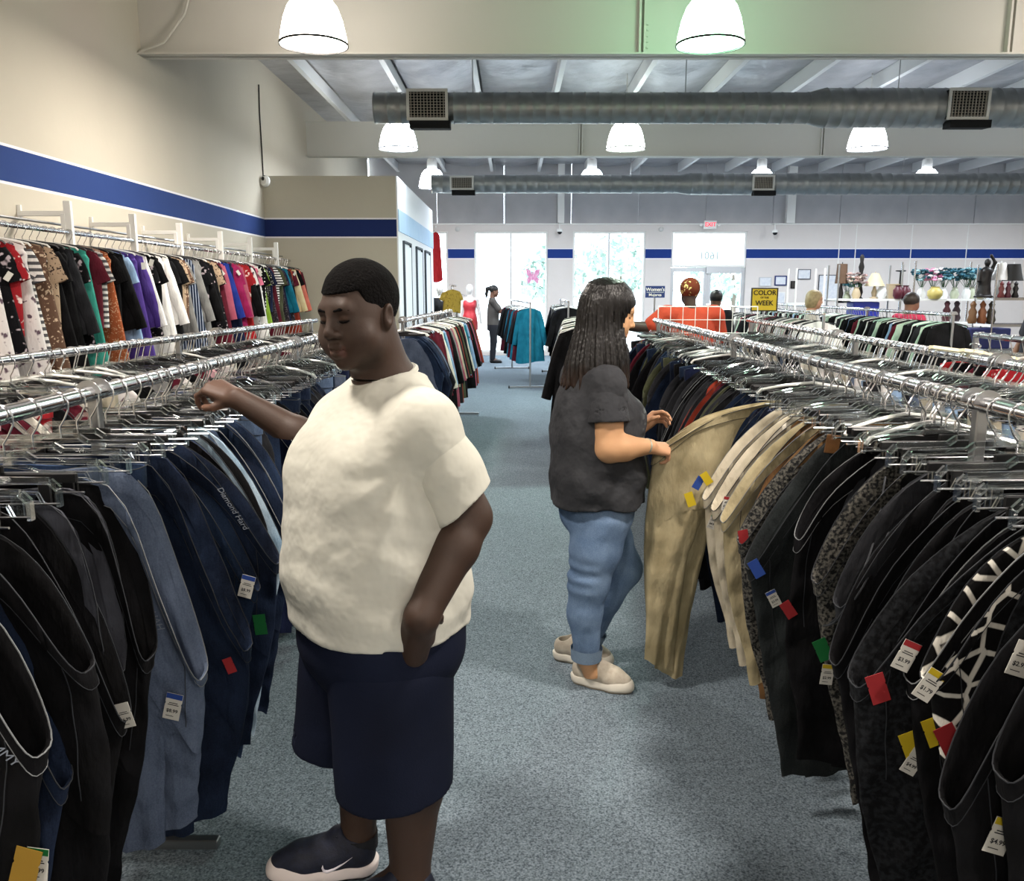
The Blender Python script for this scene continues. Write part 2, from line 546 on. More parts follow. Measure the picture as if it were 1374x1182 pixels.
def lamp(x, y, z, tint, label, watts=1.0, dome=1.0, dcol=None):
    e = ob('pendant_lamp', None, loc=(x, y, z), label=label, cat='lamp', group='high-bay pendant lamps')
    dm = mat('dome_glow_' + tint.strip('#') + '_%d' % int(dome * 100), '#f4f4f0', rough=0.35, emit=tint, estr=DOME_E * dome)
    ob('lamp_shade', dome_me, dm, e)
    ob('rim', rim_me, M_black, e)
    ob('lamp_cap', cap_me, M_white, e)
    ob('rod', MB().tube([(0, 0, 0.57), (0, 0, ZR + 0.12 - z)], 0.008, 6).mesh(True), M_white, e)
    li = bpy.data.lights.new('lamp_light', 'AREA')
    li.shape = 'DISK'; li.size = 0.42
    li.energy = LAMP_W * watts
    li.color = lin(dcol or tint)[:3]
    lo = bpy.data.objects.new('lamp_light', li)
    C.objects.link(lo); lo.parent = e
    lo.location = (0, 0, -0.012)
    return e


LROWS = [(7.2, 3.56), (12.3, 3.56), (17.4, 3.62), (2.1, 3.5), (-3.0, 3.5)]
WARM, COOL, GREEN = '#fff4e9', '#eef6ff', '#b9ffcf'
names = {0: 'hanging before the nearest beam', 1: 'hanging under the first silver duct', 2: 'hanging by the second silver duct', 3: 'overhead out of view', 4: 'behind the viewer'}
side = ['by the striped wall', 'over the aisle', 'over the far rails', 'over the shelving', 'over the far side wall']
for r_i, (ly, lz) in enumerate(LROWS):
    for c_i, lx in enumerate((-1.6, 1.6, 5.0, 8.3, 11.6)):
        tint = WARM if r_i in (0, 3, 4) else COOL
        if r_i == 0 and c_i == 1: tint = GREEN
        if r_i == 1 and c_i == 1: tint = '#f1fff4'
        lamp(lx, ly, lz, tint, 'glowing white dome lamp %s %s' % (names[r_i], side[c_i]), dcol=('#f2fff2' if tint == GREEN else None))

# ------------------------------------------------------------------ ducts
def duct(y, z, x0, xj, r0, r1, label, vents, seam):
    e = ob('air_duct', None, loc=(x0, y, z), label=label, cat='duct')
    L = XR - x0
    prof = [(r0, 0.0)]
    x = 0.0
    while x < xj - x0:
        prof += [(r0, x), (r0 + 0.005, x + 0.006), (r0 + 0.005, x + 0.016), (r0, x + 0.022)]
        x += seam
    prof += [(r0, xj - x0), (r1, xj - x0 + 0.18)]
    x = xj - x0 + 0.2
    while x < L:
        prof += [(r1, x), (r1 + 0.005, x + 0.006), (r1 + 0.005, x + 0.016), (r1, x + 0.022)]
        x += seam
    prof += [(r1, L)]
    ob('duct_body', MB().lathe(prof, n=28, axis='x', cap0=False).mesh(True, angle=50), M_galv, e)
    ob('end_cap', MB().lathe([(r0 * 1.01, -0.006), (r0 * 1.01, 0.004)], n=28, axis='x').mesh(), M_galv, e)
    for hx in [1.2 + 2.6 * q for q in range(int(L / 2.6))]:
        ob('hanger_rod', MB().tube([(hx, 0, r0), (hx, 0, ZR - .2 - z)], 0.006, 6).mesh(True), M_steel, e)
    for (vx, w, h, rr) in vents:
        g = ob('vent', None, None, e, loc=(vx - x0, -rr * 0.98, 0.0), rot=(0.06, 0, 0))
        mb = MB(); t = 0.035
        mb.box((0, -0.03, h / 2 - t / 2), (w, 0.03, t)).box((0, -0.03, -h / 2 + t / 2), (w, 0.03, t))
        mb.box((-w / 2 + t / 2, -0.03, 0), (t, 0.03, h - 2 * t)).box((w / 2 - t / 2, -0.03, 0), (t, 0.03, h - 2 * t))
        ob('vent_frame', mb.mesh(bevel=.004, seg=1), mat('vent_frame', '#cfcdc6', rough=.5), g)
        ob('vent_box', MB().box((0, 0.06, 0), (w - 0.03, 0.17, h - 0.03)).mesh(), M_dark, g)
        mb = MB()
        n = 11
        for q in range(n):
            xx = -w / 2 + t + (w - 2 * t) * (q + .5) / n
            mb.box((xx, -0.032, 0), (0.007, 0.02, h - 2 * t))
        for q in range(9):
            zz = -h / 2 + t + (h - 2 * t) * (q + .5) / 9
            mb.box((0, -0.028, zz), (w - 2 * t, 0.01, 0.005))
        ob('louvres', mb.mesh(), mat('vent_louvre', '#a39c90', rough=.5, metal=.3), g, kind='stuff')
        ob('damper', MB().box((0.03, 0.02, -h / 2 - 0.05), (w * 0.98, 0.2, 0.09)).mesh(bevel=.004, seg=1), M_dark, g)
    return e


duct(10.8, 3.805, -1.68, 3.62, 0.18, 0.228, 'silver spiral air duct nearest below the roof purlins', [(-1.02, 0.5, 0.36, 0.18), (5.47, 0.5, 0.36, 0.228)], 0.16)
duct(16.6, 3.60, -1.53, 3.2, 0.17, 0.2, 'silver spiral air duct farther back above the windows', [(-0.95, 0.45, 0.26, 0.17), (4.75, 0.42, 0.28, 0.2)], 0.2)

# ------------------------------------------------------------------ fabrics
def fabric(name, color, second=None, rough=0.9, kind='plain', scale=1.0, wrinkle=0.5, spec=0.15):
    if name in MATS:
        return MATS[name]
    m = mat(name, color, rough=rough, spec=spec)
    nt = m.node_tree; b = nt.nodes['Principled BSDF']
    tc = nt.nodes.new('ShaderNodeTexCoord')
    src = tc.outputs['Object']

    def node(t, **kw):
        n = nt.nodes.new(t)
        for k, v in kw.items():
            if k in n.inputs: n.inputs[k].default_value = v
        return n
    ca, cb = lin(color), lin(second or color)
    ramp = nt.nodes.new('ShaderNodeValToRGB')
    ramp.color_ramp.elements[0].color = ca; ramp.color_ramp.elements[1].color = cb
    fac = None
    if kind == 'plain':
        n = node('ShaderNodeTexNoise', Scale=9 * scale, Detail=5.0)
        nt.links.new(src, n.inputs['Vector']); fac = n.outputs['Fac']
        c2 = tuple(min(1, x * 1.35 + 0.002) for x in ca[:3]) + (1,)
        ramp.color_ramp.elements[0].position = 0.35; ramp.color_ramp.elements[1].position = 0.7
        ramp.color_ramp.elements[1].color = cb if second else c2
    elif kind == 'denim':
        n = node('ShaderNodeTexNoise', Scale=260.0, Detail=2.0)
        nt.links.new(src, n.inputs['Vector'])
        n1 = node('ShaderNodeTexNoise', Scale=5 * scale, Detail=4.0)
        nt.links.new(src, n1.inputs['Vector'])
        ad = nt.nodes.new('ShaderNodeMath'); ad.operation = 'MULTIPLY_ADD'; ad.inputs[1].default_value = 0.35
        nt.links.new(n.outputs['Fac'], ad.inputs[0]); nt.links.new(n1.outputs['Fac'], ad.inputs[2])
        fac = ad.outputs[0]
        ramp.color_ramp.elements[0].position = 0.45; ramp.color_ramp.elements[1].position = 0.95
    elif kind == 'stripes':
        w = node('ShaderNodeTexWave', Scale=8 * scale, Distortion=0.6, **{'Detail Scale': 1.0})
        w.bands_direction = 'Z'
        nt.links.new(src, w.inputs['Vector']); fac = w.outputs['Fac']
        ramp.color_ramp.interpolation = 'CONSTANT'; ramp.color_ramp.elements[1].position = 0.5
    elif kind == 'pinstripe':
        w = node('ShaderNodeTexWave', Scale=14 * scale, Distortion=0.3)
        w.bands_direction = 'X'
        nt.links.new(src, w.inputs['Vector']); fac = w.outputs['Fac']
        ramp.color_ramp.interpolation = 'CONSTANT'; ramp.color_ramp.elements[1].position = 0.82
    elif kind == 'dots':
        v = node('ShaderNodeTexVoronoi', Scale=26 * scale, Randomness=0.25)
        nt.links.new(src, v.inputs['Vector']); fac = v.outputs['Distance']
        ramp.color_ramp.interpolation = 'CONSTANT'
        ramp.color_ramp.elements[0].color = cb; ramp.color_ramp.elements[1].color = ca
        ramp.color_ramp.elements[1].position = 0.3
    elif kind == 'floral':
        v = node('ShaderNodeTexVoronoi', Scale=15 * scale, Randomness=1.0)
        n = node('ShaderNodeTexNoise', Scale=12.0 * scale, Detail=2.0)
        nt.links.new(src, n.inputs['Vector'])
        mxv = nt.nodes.new('ShaderNodeMix'); mxv.data_type = 'RGBA'; mxv.inputs['Factor'].default_value = 0.2
        nt.links.new(src, mxv.inputs[6]); nt.links.new(n.outputs['Color'], mxv.inputs[7])
        nt.links.new(mxv.outputs[2], v.inputs['Vector']); fac = v.outputs['Distance']
        ramp.color_ramp.elements[0].color = cb; ramp.color_ramp.elements[1].color = ca
        ramp.color_ramp.elements[0].position = 0.26; ramp.color_ramp.elements[1].position = 0.36
    elif kind == 'giraffe':
        v = node('ShaderNodeTexVoronoi', Scale=11 * scale, Randomness=0.9)
        v.feature = 'DISTANCE_TO_EDGE'
        nt.links.new(src, v.inputs['Vector']); fac = v.outputs['Distance']
        ramp.color_ramp.elements[0].color = cb; ramp.color_ramp.elements[1].color = ca
        ramp.color_ramp.elements[0].position = 0.07; ramp.color_ramp.elements[1].position = 0.11
    elif kind == 'tweed':
        n = node('ShaderNodeTexNoise', Scale=120.0 * scale, Detail=3.0)
        nt.links.new(src, n.inputs['Vector']); fac = n.outputs['Fac']
        ramp.color_ramp.elements[0].position = 0.42; ramp.color_ramp.elements[1].position = 0.62
    nt.links.new(fac, ramp.inputs['Fac'])
    nt.links.new(ramp.outputs['Color'], b.inputs['Base Color'])
    n2 = node('ShaderNodeTexNoise', Scale=14.0, Detail=4.0)
    mpn = nt.nodes.new('ShaderNodeMapping'); mpn.inputs['Scale'].default_value = (1.4, 1.4, 0.5)
    nt.links.new(src, mpn.inputs['Vector']); nt.links.new(mpn.outputs[0], n2.inputs['Vector'])
    bp = nt.nodes.new('ShaderNodeBump'); bp.inputs['Strength'].default_value = wrinkle; bp.inputs['Distance'].default_value = 0.03
    nt.links.new(n2.outputs['Fac'], bp.inputs['Height']); nt.links.new(bp.outputs['Normal'], b.inputs['Normal'])
    return m


FAB = {}


def F(key):
    if key in FAB: return FAB[key][0]
    raise KeyError(key)


def deff(key, words, *a, **k):
    FAB[key] = (fabric('fabric_' + key, *a, **k), words)


deff('black', 'black', '#060607', '#121215')
deff('blackknit', 'black textured knit', '#0b0c0e', '#1d1f22', kind='tweed', scale=.7)
deff('charcoal', 'charcoal', '#1d1e21', '#2b2c30')
deff('greydark', 'dark grey', '#34353b', '#474951')
deff('tweed', 'grey tweed', '#1a1b1c', '#5a5852', kind='tweed')
deff('denimnavy', 'dark navy denim', '#0c1220', '#2b3c58', kind='denim')
deff('denimink', 'ink blue denim', '#0a0f1b', '#1f2c44', kind='denim')
deff('denimblue', 'faded blue denim', '#2d3c55', '#6f83a0', kind='denim')
deff('denimgrey', 'grey blue denim', '#3c4658', '#6a768c', kind='denim')
deff('denimlight', 'pale washed denim', '#6f8aa0', '#b4c4cf', kind='denim')
deff('denimblack', 'faded black denim', '#0d0f10', '#2c3132', kind='denim')
deff('khaki', 'khaki cotton', '#8d8264', '#a89d7e')
deff('beige', 'pale beige cotton', '#a89f8a', '#bdb5a2')
deff('offwhite', 'off white', '#c9c4b8', '#d8d4ca')
deff('white', 'white', '#d4d2d0', '#e6e4e2')
deff('brown', 'brown', '#5b4128', '#6f5234')
deff('camel', 'camel brown', '#6b5236', '#7d6342')
deff('olive', 'olive green', '#3f4130', '#50533e')
deff('burgundy', 'burgundy', '#4a1420', '#5b1c2a')
deff('red', 'bright red', '#8e1a1f', '#a02427')
deff('rust', 'rust red', '#7c2d20', '#8d3827')
deff('magenta', 'magenta', '#7d1844', '#912454')
deff('pink', 'pink', '#c4617c', '#d17990')
deff('rose', 'dusty rose', '#93485a', '#a4586a')
deff('coral', 'coral', '#c8695a', '#d67f6e')
deff('purple', 'purple', '#3f2b6e', '#4c3a80')
deff('royal', 'royal blue', '#1b2a73', '#253684')
deff('navy', 'navy', '#10162c', '#1b2340')
deff('teal', 'teal', '#115c72', '#1b6d84')
deff('aqua', 'turquoise', '#2d7d70', '#3f9385')
deff('skyblue', 'light blue', '#7c98bb', '#93acc8')
deff('mint', 'pale green', '#9fb8a4', '#b4c8b6')
deff('lime', 'lime green', '#74962f', '#88a844')
deff('grey', 'grey', '#6d6d6c', '#83827f')
deff('yellow', 'mustard yellow', '#a8873a', '#b8994d')
deff('cream', 'cream', '#c9b98f', '#d4c7a3')
deff('flyellow', 'yellow patterned', '#94813a', '#6b5a24', kind='floral', scale=1.2)
deff('bwstripe', 'black and white striped', '#0d0d0e', '#dddbd8', kind='stripes', scale=1.3)
deff('gstripe', 'grey and white striped', '#4d4d50', '#cfccc8', kind='stripes', scale=1.0)
deff('pin', 'navy pinstriped', '#1b2436', '#9aa3b4', kind='pinstripe')
deff('dots', 'black polka dot', '#0b0b0c', '#e4e2df', kind='dots')
deff('smalldots', 'black small dotted', '#0f0f12', '#b9b4b4', kind='dots', scale=1.8)
deff('flblack', 'black floral print', '#0d0d10', '#a79aa0', kind='floral')
deff('flred', 'red and white floral print', '#8e1f26', '#dcc9c4', kind='floral')
deff('flwhite', 'white floral print', '#cfcac8', '#5a4a55', kind='floral')
deff('flpink', 'pink print', '#c99aa0', '#3d2428', kind='floral')
deff('flbrown', 'brown patterned', '#5c4538', '#c3ab93', kind='floral', scale=1.5)
deff('fltan', 'tan patterned', '#a38d76', '#3b2f2a', kind='floral', scale=1.6)
deff('florange', 'orange print', '#8d4a2c', '#b58f72', kind='floral', scale=2)
deff('giraffe', 'black and white giraffe print', '#0b0b0c', '#cfccc2', kind='giraffe', scale=1.7)
deff('flnavy', 'navy print', '#121728', '#59617c', kind='floral', scale=2)
deff('fldark', 'dark speckled print', '#221e22', '#6d6068', kind='floral', scale=2.2)
M_edge_halo = mat('pale_edge_halo', '#75787a', rough=.8)  # bright halo along waistband rims, put into the colour
M_stitchd = mat('dark_edge', '#24272c', rough=.8)
M_clear = bpy.data.materials.new('clear_plastic')      # thin see-through styrene with sharp highlights
M_clear.use_nodes = True
nt_ = M_clear.node_tree; nt_.nodes.clear()
o_ = nt_.nodes.new('ShaderNodeOutputMaterial'); mx_ = nt_.nodes.new('ShaderNodeMixShader'); tr_ = nt_.nodes.new('ShaderNodeBsdfTransparent'); gl_ = nt_.nodes.new('ShaderNodeBsdfGlossy')
tr_.inputs['Color'].default_value = (.90, .92, .92, 1); gl_.inputs['Roughness'].default_value = .09; gl_.inputs['Color'].default_value = (1, 1, 1, 1)
lw_ = nt_.nodes.new('ShaderNodeLayerWeight'); lw_.inputs['Blend'].default_value = .35
mr_ = nt_.nodes.new('ShaderNodeMapRange'); mr_.inputs['To Min'].default_value = .10; mr_.inputs['To Max'].default_value = .8
nt_.links.new(lw_.outputs['Facing'], mr_.inputs['Value']); nt_.links.new(mr_.outputs[0], mx_.inputs['Fac'])
nt_.links.new(tr_.outputs[0], mx_.inputs[1]); nt_.links.new(gl_.outputs[0], mx_.inputs[2]); nt_.links.new(mx_.outputs[0], o_.inputs['Surface'])
M_whitepl = mat('white_plastic', '#dfded9', rough=0.35)
M_creampl = mat('cream_plastic', '#d8d3b6', rough=0.4)
M_hook = mat('hook_wire', '#cfd0d2', rough=0.22, metal=1.0)
M_paper = mat('tag_paper', '#c4c2ba', rough=.8)
M_ink = mat('tag_ink', '#26262a', rough=.9)

# ------------------------------------------------------------------ hangers
RAIL_R = 0.019


def hook_pts(z_body):
    pts = [(0, 0, z_body), (0, 0, -0.062), (0.012, 0, -0.045), (0.0245, 0, -0.020)]
    for k in range(1, 9):
        a = math.radians(-22 + k * 27)
        pts.append((0.026 * math.cos(a), 0, -0.008 + 0.026 * math.sin(a) + 0.004))
    return pts


hook_me = MB().tube(hook_pts(-0.09), 0.0025, 6).mesh(True)
hook_far = MB().tube(hook_pts(-0.09)[::2] + [hook_pts(-0.09)[-1]], 0.0029, 4).mesh(True)


def clip_body():
    mb = MB()
    pr = [(-0.212, -0.155), (-0.212, -0.12), (-0.196, -0.103), (-0.066, -0.1), (-0.045, -0.085), (0.045, -0.085), (0.066, -0.1), (0.196, -0.103), (0.212, -0.12), (0.212, -0.155)]
    for (x0, z0), (x1, z1) in zip(pr[:-1], pr[1:]):
        mb.bar((x0, 0, z0), (x1, 0, z1), 0.008, 0.014)
    pr2 = [(-0.18, -0.15), (-0.17, -0.127), (-0.07, -0.124), (-0.045, -0.112), (0.045, -0.112), (0.07, -0.124), (0.17, -0.127), (0.18, -0.15)]
    for (x0, z0), (x1, z1) in zip(pr2[:-1], pr2[1:]):
        mb.bar((x0, 0, z0), (x1, 0, z1), 0.004, 0.006)
    return mb.mesh()


clip_me = clip_body()
rod_me = MB().tube([(-0.212, 0, -0.15), (0.212, 0, -0.15)], 0.0026, 6).mesh(True)
grip_me = MB().box((0, -0.009, -0.15), (0.026, 0.007, 0.05)).box((0, 0.009, -0.15), (0.026, 0.007, 0.05)).box((0, 0, -0.132), (0.02, 0.014, 0.012)).mesh(bevel=.002, seg=1)
top_pts = [(-0.205, 0, -0.135), (-0.19, 0, -0.118), (-0.1, 0, -0.097), (0, 0, -0.083), (0.1, 0, -0.097), (0.19, 0, -0.118), (0.205, 0, -0.135)]
tophang_me = MB().tube(top_pts, 0.006, 6).mesh(True)
blackclip = MB().bar((-0.2, 0, -0.118), (0.2, 0, -0.118), 0.008, 0.022).bar((-0.05, 0, -0.1), (0.05, 0, -0.1), 0.008, 0.02).mesh(bevel=.003, seg=1)

HPROTO = {}


def hanger_proto(kind, detail):
    key = (kind, detail)
    if key in HPROTO: return HPROTO[key]
    if kind in ('clear', 'clearblack'):
        pm = M_clear
        o = ob('clip_hanger', clip_me, pm)
        grip = M_clear if kind == 'clear' else M_black
    elif kind == 'blackclip':
        o = ob('clip_hanger', blackclip, M_black)
        grip = M_black
    else:
        o = ob('clothes_hanger', tophang_me, {'black': M_black, 'white': M_whitepl, 'cleartop': M_clear, 'cream': M_creampl, 'green': mat('green_plastic', '#a9cfbd', rough=.35)}[kind])
    ob('hook', hook_me if detail else hook_far, M_hook, o)
    if detail and kind in ('clear', 'clearblack', 'blackclip'):
        ob('rod', rod_me, M_hook, o)
        for s in (-1, 1):
            ob('clip', grip_me, grip, o, loc=(s * 0.135, 0, 0))
    HPROTO[key] = o
    o['proto'] = 1
    return o


HWORDS = {'clear': 'clear plastic clip hanger', 'clearblack': 'clear clip hanger with black clips', 'blackclip': 'black clip hanger',
          'black': 'black plastic hanger', 'white': 'white plastic hanger', 'cleartop': 'clear plastic hanger', 'cream': 'cream plastic hanger', 'green': 'pale green plastic hanger'}
USED = set()


def place(proto, loc, rz, tilt=0.0):
    if proto.get('proto') and proto.name not in USED:
        USED.add(proto.name)
        o = proto
        del o['proto']
    else:
        o = copy_tree(proto)
    o.location = loc
    o.rotation_euler = (tilt, 0, rz)
    return o


# ------------------------------------------------------------------ trousers
def lerp(a, b, t): return a + (b - a) * t


def catmull(P, t):
    n = len(P) - 1
    f = min(max(t, 0), 1) * n
    i = min(int(f), n - 1); u = f - i
    p0, p1, p2, p3 = P[max(i - 1, 0)], P[i], P[i + 1], P[min(i + 2, n)]
    return tuple(0.5 * ((2 * b) + (-a + c) * u + (2 * a - 5 * b + 4 * c - d) * u * u + (-a + 3 * b - 3 * c + d) * u ** 3) for a, b, c, d in zip(p0, p1, p2, p3))


def pants_meshes(seed, xe=0.36, ze=-0.6, hem=(-0.02, 0.22, -1.2), start=-0.2, thick=0.03, gap=0.03, legs=True, knee=0.0, waist=None, ruffle=False, split=0.42, detail=1.0, conv=0.85):
    """trousers clipped by half the waistband, the other half sagging towards the aisle.
    returns (body, waistband, edge line)"""
    rr = random.Random(seed)
    W = waist or [(start, -0.155), (-0.02, -0.155), (0.13, -0.165), (0.17 + .5 * (xe - .17), -0.155 + .42 * (ze + .155)), (xe, ze)]
    ph = [rr.uniform(0, 6.28) for _ in range(8)]
    hx0, hx1, hz = hem
    bulge = rr.uniform(0.0, 0.05)

    def P(q, s):
        wx, wz = catmull(W, q)
        ex = lerp(hx0, hx1, q); ez = hz + 0.03 * math.sin(ph[0] + 3 * q)
        ss = s
        x = lerp(wx, ex, max(0.0, ss) ** conv) + bulge * math.sin(PI * min(1, s * 1.3)) * (q - .3) + knee * math.sin(PI * s) * q
        z = lerp(wz, ez, ss)
        return x, z

    def wr(q, s):
        return (0.010 * math.sin(11 * q + 5 * s + ph[1]) * math.sin(4 * s + ph[2]) + 0.007 * math.sin(23 * q - 9 * s + ph[3]) * min(1, s * 4)
                + 0.005 * math.sin(40 * s + 6 * q + ph[4]) * (0.3 + s))

    def T(q, s):
        edge = math.sqrt(max(0.0, 1 - (2 * q - 1) ** 2))
        open_ = gap * max(0, 1 - s * 7) * (q ** 1.5) * 1.3
        return (thick * (0.6 + 0.5 * math.sin(PI * min(1, .15 + s))) * (0.45 + .55 * edge) + open_) * (edge ** 0.6)

    def surf(u, s, off=0.0, y0=0.0, tf=1.0, qr=(0, 1), sx=0.0):
        th = 2 * PI * u
        q = qr[0] + (qr[1] - qr[0]) * (1 - math.cos(th)) / 2
        qn = (1 - math.cos(th)) / 2
        sd = 1 if math.sin(th) >= 0 else -1
        x, z = P(q, s)
        rf = 0.0
        if ruffle:
            rf = 0.006 * math.sin(95 * q) * math.exp(-s * 9)
        t = T(qn, s) * tf
        return (x + sx + off * -math.cos(th), sd * (t + off * abs(math.sin(th)) ** .5) + wr(q, s) + y0 + rf, z + off * 0.2)
    nu = int(28 * detail); nv = int(26 * detail)
    mb = MB()
    top = split + 0.06 if legs else 1.0
    mb.grid(lambda u, v: surf(u, v * top), nu, int(nv * (0.6 if legs else 1)), wrap_u=True)
    if legs:
        for k, (qa, qb) in enumerate(((0.0, 0.72), (0.3, 1.0))):
            yo = (-1, 1)[k] * thick * 0.35
            mb.grid(lambda u, v: surf(u, lerp(split, 1.0 - 0.03 * k, v), y0=yo * min(1, v * 3), tf=0.8, qr=(lerp(0, qa, min(1, v * 3)), lerp(1, qb, min(1, v * 3)))), nu, int(nv * .6), wrap_u=True)
    body = mb.mesh(True, angle=80)
    bd = 0.055 if not ruffle else 0.075
    mbw = MB()
    mbw.grid(lambda u, v: surf(u, v * bd, 0.004), nu + 8, 3, wrap_u=True)
    mbw.grid(lambda u, v: surf(u, (1 - v) * bd, -0.003), nu + 8, 2, wrap_u=True)
    n1 = (nu + 8)
    for i in range(n1):       # close the top rim
        j = (i + 1) % n1
        mbw.f.append([i, j, 4 * n1 + 2 * n1 + j, 4 * n1 + 2 * n1 + i])
    band = mbw.mesh(True, angle=60)
    mbe = MB()
    ring = [surf(u / 48, 0.0, 0.004) for u in range(49)]
    mbe.tube(ring, 0.0014, 4, caps=False)
    ring2 = [surf(u / 48, bd, 0.0045) for u in range(49)]
    mbe.tube(ring2, 0.0009, 4, caps=False)
    edge = mbe.mesh(True)
    return body, band, edge, surf


PV = {}
PSPEC = {
    'droop0': dict(seed=1, xe=0.38, ze=-0.58, hem=(0.0, 0.24, -1.2)),
    'droop1': dict(seed=2, xe=0.34, ze=-0.48, hem=(-0.06, 0.2, -1.14), thick=.035),
    'droop2': dict(seed=3, xe=0.30, ze=-0.62, hem=(-0.08, 0.16, -1.22), thick=.026),
    'droop3': dict(seed=4, xe=0.42, ze=-0.52, hem=(0.05, 0.3, -1.1), gap=.045),
    'wide': dict(seed=5, xe=0.33, ze=-0.42, hem=(-0.12, 0.3, -1.12), thick=.03),
    'soft': dict(seed=6, xe=0.26, ze=-0.5, hem=(-0.15, 0.14, -1.0), thick=.034),
    'short': dict(seed=7, xe=0.34, ze=-0.45, hem=(-0.1, 0.24, -0.82)),
    'flat': dict(seed=8, waist=[(-.2, -.16), (-.07, -.165), (.07, -.165), (.2, -.16)], hem=(-0.15, 0.15, -1.1)),
    'flat2': dict(seed=9, waist=[(-.18, -.16), (-.07, -.17), (.08, -.165), (.22, -.18)], hem=(-0.1, 0.17, -1.16), thick=.026),
    'sit': dict(seed=10, waist=[(-.2, -.16), (-.05, -.16), (.12, -.17), (.21, -.3), (.22, -.42)], hem=(-0.1, 0.16, -1.05)),
}
for k, v in PSPEC.items():
    PV[k] = pants_meshes(**v)

PPROTO = {}
DET = {}


def det_meshes(var, side):
    """belt loops, a pocket and a side seam laid on the face of the trousers that looks at the camera"""
    if (var, side) in DET: return DET[(var, side)]
    sf = PV[var][3]

    def at_q(q, s, off):
        u = math.acos(1 - 2 * q) / (2 * PI)
        return sf(u if side > 0 else 1 - u, s, off)
    loops = []
    for q in (.32, .58, .82):
        loops.append(MB().grid(lambda a, b: at_q(q + (a - .5) * .022, b * .064, .0085 - .004 * abs(2 * b - 1) ** 3), 2, 6).mesh(True))
    pk = MB().grid(lambda a, b: at_q(.42 + a * .24, .13 + (b + .12 * b * (1 - abs(2 * a - 1))) * .13, .006), 8, 8).mesh(True)
    ol = [at_q(.42 + a * .24, .13 + (b + .12 * b * (1 - abs(2 * a - 1))) * .13, .0075) for a, b in [(0, k / 6) for k in range(7)] + [(k / 8, 1) for k in range(1, 9)] + [(1, 1 - k / 6) for k in range(1, 7)] + [(1 - k / 8, 0) for k in range(1, 9)]]
    seam = MB().tube(ol, .0009, 4, caps=False).mesh(True)
    sid = MB().tube([at_q(.88, .06 + .36 * k / 14, .004) for k in range(15)], .0011, 4, caps=False).mesh(True)
    for m_ in loops + [pk]: m_.materials.append(None)
    DET[(var, side)] = (loops, pk, seam, sid)
    return DET[(var, side)]


def pants_proto(var, full=True, edge=None, side=-1):
    key = (var, full, edge, side)
    if key in PPROTO: return PPROTO[key]
    b, w, e, _ = PV[var]
    if not b.materials: b.materials.append(None)
    if not w.materials: w.materials.append(None)
    o = ob('trousers', b)
    wb = ob('waistband', w, parent=o)
    if full:
        ob('stitching_halo', e, edge or M_stitchd, wb)  # pale version paints a bright rim halo, dark version is edge stitching
        if var not in ('ruffle', 'soft', 'elastic', 'held'):
            lp, pk, sm, sid = det_meshes(var, side)
            for l_ in lp: ob('belt_loop', l_, parent=wb)
            p_ = ob('pocket', pk, parent=o)
            ob('pocket_stitching', sm, M_stitchd, p_)
            ob('seam', sid, M_stitchd, o)
    PPROTO[key] = o
    o['proto'] = 1
    return o


def setmat(o, m):
    o.material_slots[0].link = 'OBJECT'
    o.material_slots[0].material = m


def pants(var, fab, loc, rz, label, group, full=True, edge=None, scale=1.0, cat='trousers', bandfab=None, side=-1):
    o = place(pants_proto(var, full, edge, side), loc, rz)
    setmat(o, F(fab))
    for c in o.children:
        if c.name.startswith(('waistband', 'pocket')): setmat(c, F(bandfab or fab))
        for c2 in c.children:
            if c2.name.startswith('belt_loop'): setmat(c2, F(fab))
    o.scale = (scale, 1, scale)
    o['label'] = label; o['category'] = cat; o['group'] = group
    return o


# ------------------------------------------------------------------ tops
def top_meshes(seed, length=0.66, hw=0.2, hem=0.24, sleeve='short', thick=0.03, coat=False):
    rr = random.Random(seed)
    ph = [rr.uniform(0, 6.28) for _ in range(6)]

    def body(u, v):
        th = 2 * PI * u
        w = lerp(hw, hem, v) * (1 + 0.03 * math.sin(3 * v + ph[0]))
        cx = math.copysign(abs(math.cos(th)) ** 0.8, math.cos(th))
        x = w * cx
        zt = -0.082 - 0.06 * (abs(x) / 0.2) ** 1.2
        t = thick * (0.35 + 0.75 * min(1, v * 3)) * (1 + .25 * math.sin(5 * x * 10 + ph[1]) * v)
        y = t * math.copysign(abs(math.sin(th)) ** 0.7, math.sin(th)) + 0.012 * math.sin(14 * x + ph[2]) * v
        z = zt + (-length - 0.03 * math.cos(x * 8 + ph[3]) - zt) * v
        return (x + 0.02 * math.sin(ph[4] + 2 * v), y, z)
    mb = MB().grid(body, 20, 10, wrap_u=True)
    n0 = 0
    mb.f.append(list(range(20)))
    b = mb.mesh(True, angle=80)
    sl = []
    for s in (-1, 1):
        L = {'short': 0.2, 'long': 0.54, 'cap': 0.1}[sleeve]
        ang = rr.uniform(0.14, 0.3) if sleeve != 'short' else rr.uniform(0.25, 0.5)
        a = Vector((s * (hw - 0.035), 0, -0.165)); d = Vector((s * math.sin(ang), rr.uniform(-.05, .05), -math.cos(ang)))
        sw = 0.068 if sleeve != 'long' else 0.06

        def sf(u, v):
            th = 2 * PI * u
            p = a + d * L * v
            side_ = Vector((math.cos(ang), 0, s * math.sin(ang)))
            wv = lerp(sw, sw * (0.95 if sleeve == 'short' else 0.7), v) * (0.75 + .25 * min(1, v * 4))
            return p + side_ * wv * math.cos(th) + Vector((0, 1, 0)) * (thick * 0.75 * math.sin(th) + 0.006 * math.sin(9 * v + ph[5]))
        m2 = MB().grid(sf, 10, 7, wrap_u=True)
        m2.f.append(list(range(10)))
        sl.append(m2.mesh(True, angle=80))
    return b, sl


